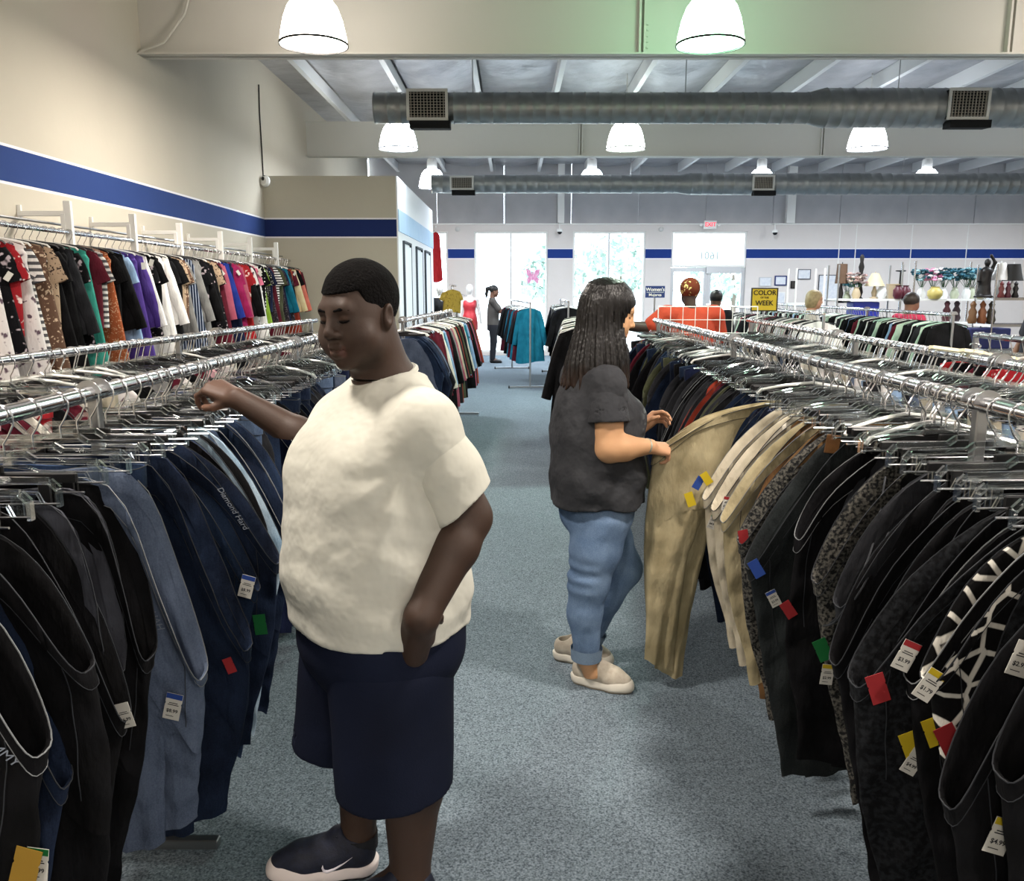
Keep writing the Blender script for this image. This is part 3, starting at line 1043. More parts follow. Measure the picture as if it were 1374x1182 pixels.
TV = {
    'tee': top_meshes(21, 0.66, 0.2, 0.235, 'short'),
    'blouse': top_meshes(22, 0.7, 0.195, 0.27, 'long', .032),
    'tunic': top_meshes(23, 0.82, 0.19, 0.28, 'short', .034),
    'dress': top_meshes(24, 1.0, 0.185, 0.3, 'cap', .036),
    'sweater': top_meshes(25, 0.68, 0.205, 0.24, 'long', .04),
    'jacket': top_meshes(26, 0.74, 0.21, 0.25, 'long', .05),
    'coat': top_meshes(27, 0.98, 0.21, 0.27, 'long', .05),
}
TWORD = {'tee': 'short-sleeved top', 'blouse': 'long-sleeved blouse', 'tunic': 'tunic', 'dress': 'dress', 'sweater': 'sweater', 'jacket': 'jacket', 'coat': 'long coat'}
TPROTO = {}


def top_proto(var):
    if var in TPROTO: return TPROTO[var]
    b, sl = TV[var]
    b.materials.append(None)
    o = ob({'tee': 'shirt', 'blouse': 'blouse', 'tunic': 'tunic', 'dress': 'dress', 'sweater': 'sweater', 'jacket': 'jacket', 'coat': 'coat'}[var], b)
    for s in sl:
        s.materials.append(None)
        ob('sleeve', s, parent=o)
    TPROTO[var] = o
    o['proto'] = 1
    return o


def top(var, fab, loc, rz, label, group, cat=None, sleeve_fab=None):
    o = place(top_proto(var), loc, rz)
    setmat(o, F(fab))
    for c in o.children: setmat(c, F(sleeve_fab or fab))
    o['label'] = label; o['group'] = group
    o['category'] = cat or {'tee': 'shirt', 'blouse': 'blouse', 'tunic': 'tunic', 'dress': 'dress', 'sweater': 'sweater', 'jacket': 'jacket', 'coat': 'coat'}[var]
    return o


# ------------------------------------------------------------------ price tags (parts of the garment they are fixed to)
tag_poly = [(-0.021, 0.036), (0.021, 0.036), (0.021, 0.012), (0.019, 0.008), (0.021, 0.004), (0.021, -0.036), (-0.021, -0.036), (-0.021, 0.004), (-0.019, 0.008), (-0.021, 0.012)]
tag_me = MB().prism(tag_poly, -0.0006, 0.0006).mesh()
small_tag = MB().prism([(x * .75, z * .75) for x, z in tag_poly], -0.0006, 0.0006).mesh()
band_me = MB().box((0, -0.0012, 0.0285), (0.041, 0.0005, 0.014)).mesh()
lines_me = MB().box((0, -0.0012, 0.010), (0.022, 0.0004, 0.002)).box((0, -0.0012, 0.005), (0.028, 0.0004, 0.002)).box((-0.004, -0.0012, -0.026), (0.02, 0.0004, 0.0016)).mesh()
PRICE = {}


def price_me(txt):
    if txt not in PRICE:
        PRICE[txt] = text_mesh(txt, 0.013, 0.0002, bold=True)
    return PRICE[txt]


TAGC = {'red': mat('tag_red', '#931f24', rough=.7), 'yellow': mat('tag_yellow', '#b8a012', rough=.7), 'blue': mat('tag_blue', '#1b3d88', rough=.7), 'green': mat('tag_green', '#0f6b32', rough=.7), 'ochre': mat('tag_ochre', '#8a6a18', rough=.7)}


def put_tag(owner, loc, roll, color=None, price=None, band=None, s=1.0, yaw=0.0, me=tag_me):
    """a tag at world loc, its face turned to the aisle side of the camera"""
    t = ob('price_tag' if price or not color else 'colour_tag', me, TAGC[color] if color else M_paper)
    t.location = loc
    t.rotation_euler = Euler((0, roll, yaw), 'YXZ')
    t.scale = (s, s, s)
    bpy.context.view_layer.update()
    t.parent = owner
    t.matrix_parent_inverse = owner.matrix_world.inverted()
    if price:
        p = ob('price_print', price_me(price), M_ink, t, loc=(0, -0.0012, -0.012), rot=(PI / 2, 0, 0))
        ob('small_print', lines_me, M_ink, t)
        if band: ob('colour_band', band_me, TAGC[band], t)
    if color: t['label'] = color + ' colour tag'
    return t


# ------------------------------------------------------------------ racks
def rack(name, label, a, b, stations, rail_r=RAIL_R, cat='rack', feet=0.5, brackets=(), casters=False, top_z=None):
    """a straight rail from a to b on posts at the given fractions"""
    a, b = Vector(a), Vector(b)
    e = ob(name, None, loc=(a.x, a.y, 0), label=label, cat=cat)
    o = Vector((a.x, a.y, 0))
    d = (b - a).normalized(); n = Vector((d.y, -d.x, 0))
    ob('rail', MB().tube([a - o, b - o], rail_r, 14).mesh(True), M_chrome, e)
    for t in stations:
        p = a.lerp(b, t) - o
        ob('post', MB().bar((p.x, p.y, 0.03), (p.x, p.y, p.z - rail_r * .5), 0.028, 0.028).mesh(bevel=.003, seg=1), M_steel, e)
        mb = MB().bar(Vector((p.x, p.y, 0.025)) - n * feet / 2, Vector((p.x, p.y, 0.025)) + n * feet / 2, 0.03, 0.03)
        f = ob('foot', mb.mesh(bevel=.003, seg=1), M_steel, e)
        if casters:
            for s in (-1, 1):
                c = Vector((p.x, p.y, 0.025)) + n * s * feet / 2
                ob('caster', MB().lathe([(0.02, -0.012), (0.025, -.008), (0.025, .008), (0.02, .012)], (c.x, c.y, 0.026), 12, axis='x').mesh(True), M_black, e)
    for t in brackets:
        p = a.lerp(b, t) - o
        for s in (-0.03, 0.03):
            q = p + d * s
            mb = MB()
            n0 = len(mb.v)
            ring = []
            for sy in (-0.0015, 0.0015):
                for k in range(13):
                    ang = PI * k / 12
                    mb.v.append(q + d * sy + n * 0.034 * math.cos(ang) + Vector((0, 0, 0.002 + 0.034 * math.sin(ang))))
            mb.f.append(list(range(13))); mb.f.append(list(range(13, 26))[::-1])
            for k in range(13):
                k2 = (k + 1) % 13
                mb.f.append([k, 13 + k, 13 + k2, k2])
            ob('bracket', mb.mesh(), M_steel, e)
    return e


class Rail:
    def __init__(s, p0, p1, z):
        s.a = Vector((p0[0], p0[1], z)); s.b = Vector((p1[0], p1[1], z))

    def p(s, y):
        t = (y - s.a.y) / (s.b.y - s.a.y)
        v = s.a.lerp(s.b, t)
        return Vector((v.x, v.y, v.z))


ZRAIL = 1.35
LB = Rail((-1.115, 0.4), (-1.09, 6.6), ZRAIL)
LA = Rail((-2.02, 2.0), (-1.72, 7.4), ZRAIL)
RA = Rail((1.085, 0.4), (1.265, 7.45), ZRAIL)
RB = Rail((1.68, 1.2), (2.10, 7.5), ZRAIL)
rack('clothes_rack', 'chrome rail of jeans reached into by the man in the white tee', LB.a, LB.b, (0.29, 0.62, 0.97), brackets=(0.29, 0.62), rail_r=.021)
rack('clothes_rack', 'chrome rail behind the man, between the jeans and the wall rail', LA.a, LA.b, (0.03, 0.5, 0.97), brackets=(0.2, 0.6))
rack('clothes_rack', 'chrome rail of trousers the long-haired woman browses', RA.a, RA.b, (0.225, 0.58, 0.97), brackets=(0.225, 0.58), rail_r=.021)
rack('clothes_rack', 'chrome rail behind the trousers, crowded with wire hooks', RB.a, RB.b, (0.1, 0.55, 0.98), brackets=(0.3, 0.6))


def fill_pants(rail, items, facing, words, group, detail_y=4.6, hk=('clear', 'clear', 'clearblack', 'blackclip', 'blackclip'), seed=1, end='near end'):
    """items: (y, variant, fabric, extra rz)"""
    rr = random.Random(seed)
    out = []
    for i, it in enumerate(items):
        y, var, fab = it[:3]
        rz = it[3] if len(it) > 3 else rr.uniform(-0.16, 0.16)
        kind = it[4] if len(it) > 4 else rr.choice(hk)
        p = rail.p(y)
        det = y < detail_y
        base = 0.0 if facing > 0 else PI
        full = det
        h = place(hanger_proto(kind, det), p, base + rz)
        h['label'] = '%s, %s along the rail %s' % (HWORDS[kind], ordinal(i), words)
        h['category'] = 'hanger'; h['group'] = 'clip hangers on the rail ' + words
        o = pants(var, fab, p, base + rz, '%s trousers, %s along the rail %s' % (FAB[fab][1], ordinal(i), words), 'trousers on the rail ' + words,
                  full=full, side=-1 if facing > 0 else 1, edge=(M_edge_halo if rr.random() < .22 else M_stitchd))
        out.append(o)
    return out


lw = 'beside the man'
lit = [(1.28, 'droop1', 'black', -.05), (1.36, 'droop2', 'denimink', .06), (1.44, 'wide', 'black', .0),
       (1.505, 'deep', 'denimnavy', 0.02, 'clear'), (1.60, 'droop2', 'black', .05), (1.70, 'ruffle', 'greydark', 0.03, 'blackclip'),
       (1.79, 'uloop', 'black', 0.04, 'clearblack'), (1.90, 'uloop2', 'denimgrey', .06, 'clear'), (2.02, 'flat', 'denimnavy', -.05, 'clear'),
       (2.10, 'elastic', 'denimink', .02, 'clear'), (2.17, 'droop2', 'black', .0, 'blackclip'), (2.25, 'droop0', 'denimnavy', .06, 'clear'), (2.33, 'droop3', 'denimink', .05, 'clear'),
       (2.42, 'droop0', 'denimnavy', .03), (2.50, 'droop1', 'black'), (2.57, 'droop0', 'denimlight'), (2.65, 'droop2', 'denimblue'), (2.73, 'droop0', 'denimink'), (2.80, 'droop1', 'denimnavy')]
y = 2.9
rr = random.Random(5)
while y < 6.5:
    lit.append((y, rr.choice(['droop0', 'droop1', 'droop2', 'flat', 'flat2', 'sit']), rr.choice(['denimnavy', 'denimink', 'denimblue', 'black', 'denimgrey', 'navy', 'charcoal'])))
    y += rr.uniform(.04, .12)
PV['deep'] = pants_meshes(31, waist=[(-.2, -.16), (-.05, -.2), (.06, -.4), (.14, -.62), (.2, -.76)], hem=(-.1, .12, -1.25), gap=.06, thick=.035)
PV['ruffle'] = pants_meshes(32, waist=[(-.22, -.16), (-.02, -.16), (.17, -.165), (.235, -.33), (.25, -.56)], hem=(-.2, .02, -.95), ruffle=True, thick=.05, legs=False, detail=1.5)
PV['uloop'] = pants_meshes(33, waist=[(-.2, -.16), (-.02, -.16), (.18, -.17), (.25, -.36), (.28, -.56)], hem=(-.05, .15, -1.2), gap=.05)
PV['uloop2'] = pants_meshes(34, waist=[(-.2, -.16), (-.02, -.16), (.19, -.17), (.28, -.42), (.35, -.665)], hem=(.06, .3, -1.08), gap=.05, thick=.05)
PV['elastic'] = pants_meshes(35, waist=[(-.2, -.16), (-.02, -.16), (.2, -.17), (.31, -.42), (.40, -.68)], hem=(.02, .3, -1.2), ruffle=True, gap=.05)
LP = fill_pants(LB, lit, 1, lw, None, hk=('clear', 'clear', 'blackclip'), seed=2)

rw = 'the woman browses'
rit = [(1.20, 'droop1', 'black', .05), (1.28, 'droop0', 'black', .02), (1.36, 'soft', 'blackknit', .0), (1.44, 'short', 'giraffe', -.05, 'clear'), (1.50, 'droop1', 'black', -.03), (1.57, 'droop3', 'blackknit', -.02, 'clearblack'), (1.66, 'droop1', 'black', .04, 'clear'),
       (1.74, 'soft', 'black', .02, 'clear'), (1.82, 'droop0', 'black', .03, 'blackclip'), (1.91, 'droop1', 'charcoal', .03, 'clear'), (2.00, 'droop2', 'black', .06, 'clear'),
       (2.08, 'droop1', 'tweed', .05, 'blackclip'), (2.17, 'soft', 'charcoal', .04, 'clear'), (2.26, 'wide', 'black', .02, 'blackclip'), (2.36, 'jeans', 'denimblack', .0, 'clear'), (2.46, 'droop0', 'black', -.02, 'clear'),
       (2.54, 'droop3', 'tweed', .02, 'clear'), (2.62, 'droop0', 'camel', .0, 'clear'), (2.69, 'droop1', 'brown', .03, 'blackclip'), (2.77, 'droop3', 'khaki', -.02, 'clear'), (2.85, 'droop0', 'brown', .03, 'clear'),
       (2.93, 'droop3', 'beige', .0, 'clear'), (3.00, 'droop0', 'offwhite', .0, 'clear'), (3.08, 'droop3', 'beige', -.02, 'blackclip'), (3.18, 'held', 'khaki', -.05, 'clear'),
       (3.30, 'droop2', 'flnavy'), (3.37, 'droop0', 'denimnavy'), (3.44, 'droop2', 'navy'), (3.52, 'droop0', 'denimink'), (3.61, 'droop1', 'denimnavy'), (3.70, 'droop2', 'black'), (3.79, 'wide', 'charcoal'),
       (3.88, 'droop1', 'olive'), (3.97, 'droop0', 'black'), (4.06, 'droop2', 'burgundy'), (4.15, 'droop0', 'rust'), (4.25, 'droop1', 'charcoal'), (4.35, 'droop0', 'black')]
y = 4.45
while y < 7.35:
    rit.append((y, rr.choice(['droop0', 'droop1', 'droop2', 'flat2', 'wide']), rr.choice(['black', 'navy', 'charcoal', 'burgundy', 'denimnavy', 'olive', 'denimink', 'black'])))
    y += rr.uniform(.05, .12)
PV['jeans'] = pants_meshes(36, waist=[(-.12, -.15), (.06, -.15), (.2, -.16), (.33, -.34), (.44, -.54)], hem=(.02, .3, -1.2), gap=.045, thick=.03)
PV['held'] = pants_meshes(37, waist=[(.10, -.155), (.2, -.165), (.34, -.20), (.48, -.28), (.595, -.36)], hem=(.455, .615, -1.27), gap=.03, thick=.036, split=.3, conv=.3)
RP = fill_pants(RA, rit, -1, rw, None, hk=('clear', 'clear', 'clearblack', 'blackclip', 'blackclip'), seed=3)

ybs = 1.6
bit = []
while ybs < 7.3:
    bit.append((ybs, rr.choice(['flat', 'flat2', 'sit']), rr.choice(['white', 'grey', 'beige', 'black', 'flwhite', 'mint', 'denimgrey', 'charcoal', 'offwhite', 'skyblue'])))
    ybs += rr.uniform(.055, .1)
fill_pants(RB, bit, 1, 'behind the woman\'s trousers', None, seed=4, detail_y=3.6)
yas = 2.3
ait = []
while yas < 7.2:
    ait.append((yas, rr.choice(['flat', 'flat2', 'sit', 'short']), rr.choice(['black', 'flpink', 'grey', 'burgundy', 'flwhite', 'black', 'denimgrey', 'offwhite', 'flred', 'beige'])))
    yas += rr.uniform(.07, .12)
fill_pants(LA, ait, 1, 'behind the man', None, seed=5, detail_y=3.6)

# loose hooks crowd the rails where hangers hang empty
def empty_hangers(rail, y0, y1, n, words, seed, facing=1):
    rr = random.Random(seed)
    for i, yy in enumerate(sorted(rr.uniform(y0, y1) for _ in range(n))):
        kind = rr.choice(['clear', 'blackclip', 'blackclip', 'cleartop', 'white'])
        h = place(hanger_proto(kind, yy < 3.6), rail.p(yy), rr.uniform(-.5, .5))
        h['label'] = 'empty %s, %s such along rail %s' % (HWORDS[kind], ordinal(i), words)
        h['category'] = 'hanger'; h['group'] = 'empty hangers on the rail ' + words


empty_hangers(RA, 1.9, 7.2, 52, rw, 7)
empty_hangers(RB, 1.7, 7.0, 48, 'behind the woman\'s trousers', 8)
empty_hangers(LB, 2.6, 6.0, 26, lw, 9)
empty_hangers(LA, 2.3, 6.5, 34, 'behind the man', 10)

# ------------------------------------------------------------------ wall rail
WRX, WRZ = -3.1, 2.01
wr_e = ob('garment_rail', None, loc=(WRX, 4.0, 0), label='white wall-mounted rail holding a long row of tops', cat='rack')
ob('rail', MB().tube([(0, 0, WRZ), (0, 7.9, WRZ)], 0.016, 12).mesh(True), M_chrome, wr_e)
ob('backrail', MB().tube([(-.1, 0, WRZ + .06), (-.1, 7.9, WRZ + .06)], 0.009, 8).mesh(True), M_steel, wr_e)
for yy in (4.95, 6.02, 7.03, 8.0, 9.11, 10.13, 11.24):
    ob('upright', MB().bar((0, yy - 4, 1.0), (0, yy - 4, 2.225), 0.05, 0.035).mesh(bevel=.003, seg=1), M_white, wr_e)
    ob('arm', MB().bar((0, yy - 4, 2.14), (WX - WRX, yy - 4, 2.14), 0.03, 0.035).bar((WX - WRX + .01, yy - 4, 2.1), (WX - WRX + .01, yy - 4, 2.2), 0.03, 0.02).bar((-.03, yy - 4, 2.03), (-.03, yy - 4, 2.14), .03, .05).mesh(bevel=.002, seg=1), M_white, wr_e)
wl = [('dress', 'flwhite'), ('tee', 'flred'), ('dress', 'flwhite'), ('tunic', 'gstripe'), ('dress', 'flbrown'), ('tee', 'fltan'), ('tunic', 'black'), ('dress', 'black'), ('tunic', 'flblack'), ('dress', 'aqua'), ('tee', 'burgundy'), ('tee', 'gstripe'),
      ('dress', 'florange'), ('tee', 'black'), ('blouse', 'black'), ('tunic', 'skyblue'), ('dress', 'purple'), ('blouse', 'purple'), ('blouse', 'white'), ('tunic', 'flblack'), ('tee', 'black'), ('dress', 'white'), ('blouse', 'white'), ('tee', 'black'), ('tee', 'fltan'), ('tee', 'flbrown'),
      ('tunic', 'grey'), ('dress', 'pin'), ('blouse', 'grey'), ('dress', 'grey'), ('blouse', 'black'), ('sweater', 'black'), ('tee', 'fltan'), ('tunic', 'flblack'), ('dress', 'burgundy'), ('sweater', 'rose'), ('blouse', 'royal'), ('dress', 'navy'), ('blouse', 'magenta'), ('tunic', 'magenta'),
      ('sweater', 'rose'), ('dress', 'red'), ('tee', 'flred'), ('blouse', 'black'), ('sweater', 'black'), ('tunic', 'pink'), ('dress', 'white'), ('tee', 'dots'), ('tunic', 'lime'), ('tee', 'smalldots'), ('tunic', 'fldark'), ('dress', 'burgundy'), ('tee', 'bwstripe'), ('tunic', 'olive'), ('tee', 'olive'),
      ('tunic', 'fldark'), ('tunic', 'navy'), ('blouse', 'teal'), ('sweater', 'black'), ('dress', 'rust'), ('tunic', 'burgundy'), ('blouse', 'cream'), ('tee', 'black'), ('blouse', 'coral'), ('sweater', 'burgundy')]
y = 4.75
i = 0
rr = random.Random(21)
WALLT = []
while y < 11.75:
    var, fab = wl[min(int((y - 4.75) / 7.0 * len(wl)), len(wl) - 1)]
    if i and WALLT and WALLT[-1][1:] == (var, fab):
        fab = rr.choice(['black', 'fldark', 'charcoal', 'flblack', 'smalldots', 'burgundy', 'flwhite', 'navy'])
        var = rr.choice(['tee', 'tunic', 'blouse'])
    rz = rr.uniform(-.05, .38)
    p = (WRX, y, WRZ)
    k = rr.choice(['black', 'cleartop', 'black', 'white', 'black'])
    h = place(hanger_proto(k, y < 7), p, rz)
    h['label'] = '%s, %s along the wall rail' % (HWORDS[k], ordinal(i)); h['category'] = 'hanger'; h['group'] = 'hangers on the wall rail'
    o = top(var, fab, p, rz, '%s %s, %s from the near end of the wall rail' % (FAB[fab][1], TWORD[var], ordinal(i)), 'tops on the wall rail')
    if rr.random() < 0.5:
        t = ob('price_tag', small_tag, M_paper if rr.random() < .85 else TAGC['red'], o, loc=(rr.uniform(.12, .24), -0.052, rr.uniform(-.32, -.18)), rot=(0, rr.uniform(-.7, .7), .3))
    WALLT.append((o, var, fab))
    y += rr.uniform(.075, .125)
    i += 1


def fill_tops(rail, y0, y1, step, fabs, words, seed, vars_=('tee', 'blouse', 'tunic', 'sweater'), hang=('black', 'cleartop', 'white'), facing=1, jit=.2):
    rr = random.Random(seed)
    y = y0; i = 0
    while y < y1:
        var = rr.choice(vars_)
        fab = fabs[i % len(fabs)] if isinstance(fabs, list) else rr.choice(fabs)
        if isinstance(fab, tuple): var, fab = fab
        p = rail.p(y)
        rz = (0 if facing > 0 else PI) + rr.uniform(-jit, jit)
        k = rr.choice(hang)
        h = place(hanger_proto(k, False), p, rz)
        h['label'] = '%s, %s along the rail %s' % (HWORDS[k], ordinal(i), words); h['category'] = 'hanger'; h['group'] = 'hangers on the rail ' + words
        top(var, fab, p, rz, '%s %s, %s along the rail %s' % (FAB[fab][1], TWORD[var], ordinal(i), words), 'clothes on the rail ' + words)
        y += rr.uniform(.7, 1.3) * step; i += 1


# mid rack beyond the man's shoulder
ML = Rail((-0.93, 7.0), (-0.70, 10.9), 1.36)
rack('clothes_rack', 'chrome rail of jeans and tops seen past the man\'s shoulder', ML.a, ML.b, (0.03, .5, 0.97), brackets=(.03,), feet=.55)
mit = [(7.05 + .08 * i, v, f) for i, (v, f) in enumerate([('droop2', 'denimgrey'), ('droop1', 'denimnavy'), ('droop0', 'denimink'), ('droop1', 'denimnavy'), ('droop0', 'denimnavy'), ('droop2', 'denimink'), ('droop1', 'denimgrey'), ('droop0', 'charcoal')])]
fill_pants(ML, mit, 1, 'past the man\'s shoulder', None, detail_y=0, seed=12, hk=('clear', 'white', 'blackclip'))
fill_tops(ML, 7.8, 10.8, .11, [('blouse', 'burgundy'), ('sweater', 'burgundy'), ('blouse', 'offwhite'), ('sweater', 'teal'), ('jacket', 'skyblue'), ('tunic', 'burgundy'), ('sweater', 'burgundy'), ('coat', 'black'), ('jacket', 'grey'), ('coat', 'rose'), ('jacket', 'beige'), ('coat', 'charcoal'), ('coat', 'rust'), ('jacket', 'black'), ('coat', 'olive'), ('coat', 'black')],
          'of tops past the man\'s shoulder', 13, jit=.4)
# rack behind the woman
MR = Rail((0.60, 6.9), (0.80, 9.8), 1.40)
rack('clothes_rack', 'chrome rail of long dark garments behind the woman\'s back', MR.a, MR.b, (0.03, .5, .97), feet=.5)
fill_tops(MR, 6.95, 9.7, .11, [('coat', 'black'), ('coat', 'white'), ('coat', 'charcoal'), ('jacket', 'mint'), ('coat', 'black'), ('jacket', 'yellow'), ('coat', 'teal')], 'behind the woman\'s back', 14, facing=-1, jit=.12)
# rolling racks in the middle of the shop
CR1 = Rail((0.30, 13.8), (0.0, 17.2), 1.40)
rack('rolling_rack', 'rolling rack with a teal sweater at its front on casters', CR1.a, CR1.b, (0.0, 1.0), feet=.7, casters=True)
fill_tops(CR1, 13.95, 17.0, .12, [('coat', 'teal'), ('jacket', 'black'), ('sweater', 'burgundy'), ('jacket', 'black'), ('jacket', 'charcoal'), ('coat', 'burgundy'), ('coat', 'black')], 'on casters with the teal sweater', 15, jit=.5)
CR2 = Rail((0.88, 13.2), (0.95, 16.5), 1.42)
rack('rolling_rack', 'rolling rack of dark jackets between the windows and the woman', CR2.a, CR2.b, (0.0, 1.0), feet=.7, casters=True)
fill_tops(CR2, 13.25, 16.4, .13, [('jacket', 'black'), ('jacket', 'navy'), ('sweater', 'charcoal'), ('jacket', 'black'), ('coat', 'black'), ('sweater', 'grey')], 'of dark jackets by the windows', 16, jit=.4)
# far rails, towards the shelving
R3 = Rail((4.55, 8.7), (4.75, 15.6), 1.36)
rack('clothes_rack', 'long rail of shirts in the second aisle before the shelving', R3.a, R3.b, (0.0, .33, .66, 1.0), brackets=(.0, .33))
fill_tops(R3, 8.75, 15.5, .1, [('jacket', 'black'), ('jacket', 'black'), ('blouse', 'mint'), ('jacket', 'charcoal'), ('blouse', 'black'), ('blouse', 'white'), ('jacket', 'black'), ('blouse', 'flblack'), ('blouse', 'mint'), ('sweater', 'burgundy'), ('blouse', 'black'), ('blouse', 'skyblue')],
          'in the second aisle', 17, facing=-1, hang=('green', 'white', 'black', 'cleartop'))
R4 = Rail((3.55, 9.6), (3.65, 15.8), 1.34)
rack('clothes_rack', 'chrome rail of mixed shirts just beyond the wire grid', R4.a, R4.b, (0.0, .5, 1.0))
fill_tops(R4, 9.7, 15.6, .13, [('blouse', 'white'), ('jacket', 'black'), ('blouse', 'flwhite'), ('blouse', 'black'), ('tee', 'charcoal'), ('blouse', 'rose'), ('blouse', 'mint'), ('blouse', 'grey')], 'beyond the wire grid', 18, facing=-1, hang=('white', 'black', 'cleartop'))
for o in list(HPROTO.values()) + list(PPROTO.values()) + list(TPROTO.values()):
    if o.get('proto'):
        for c in list(o.children_recursive) + [o]: bpy.data.objects.remove(c)

# ------------------------------------------------------------------ organic shapes: smooth distance fields meshed with surface nets
def surface_nets(vol, org, h):
    s = vol < 0
    nx, ny, nz = vol.shape
    cnt = np.zeros((nx - 1, ny - 1, nz - 1), np.float32)
    pos = np.zeros((nx - 1, ny - 1, nz - 1, 3), np.float32)
    cr = [(i, j, k) for i in (0, 1) for j in (0, 1) for k in (0, 1)]

    def sl(c): return tuple(slice(o, n - 1 + o) for o, n in zip(c, vol.shape))
    for a in cr:
        for ax in range(3):
            if a[ax] == 1: continue
            b = list(a); b[ax] = 1
            va, vb = vol[sl(a)], vol[sl(b)]
            m = (va < 0) != (vb < 0)
            if not m.any(): continue
            t = np.where(m, va / np.where(m, va - vb, 1), 0)
            cnt += m
            for d in range(3):
                pos[..., d] += m * (a[d] + (t if d == ax else 0))
    act = cnt > 0
    idx = -np.ones(cnt.shape, np.int64)
    idx[act] = np.arange(act.sum())
    ii = np.argwhere(act)
    V = (pos[act] / cnt[act][:, None] + ii) * h + np.array(org)
    Fq = []
    for ax in range(3):
        o1, o2 = [(1, 2), (2, 0), (0, 1)][ax]
        a = [slice(None)] * 3; b = [slice(None)] * 3
        a[ax] = slice(0, -1); b[ax] = slice(1, None)
        sa, sb = s[tuple(a)], s[tuple(b)]
        e = np.argwhere(sa != sb)
        if len(e) == 0: continue
        ok = (e[:, o1] > 0) & (e[:, o2] > 0) & (e[:, o1] < cnt.shape[o1]) & (e[:, o2] < cnt.shape[o2])
        e = e[ok]
        flip = sa[tuple(e.T)]
        q = []
        for d1, d2 in ((-1, -1), (0, -1), (0, 0), (-1, 0)):
            c = e.copy(); c[:, o1] += d1; c[:, o2] += d2
            q.append(idx[tuple(c.T)])
        q = np.stack(q, 1)
        q[~flip] = q[~flip][:, ::-1]
        Fq.append(q)
    return V, np.concatenate(Fq)


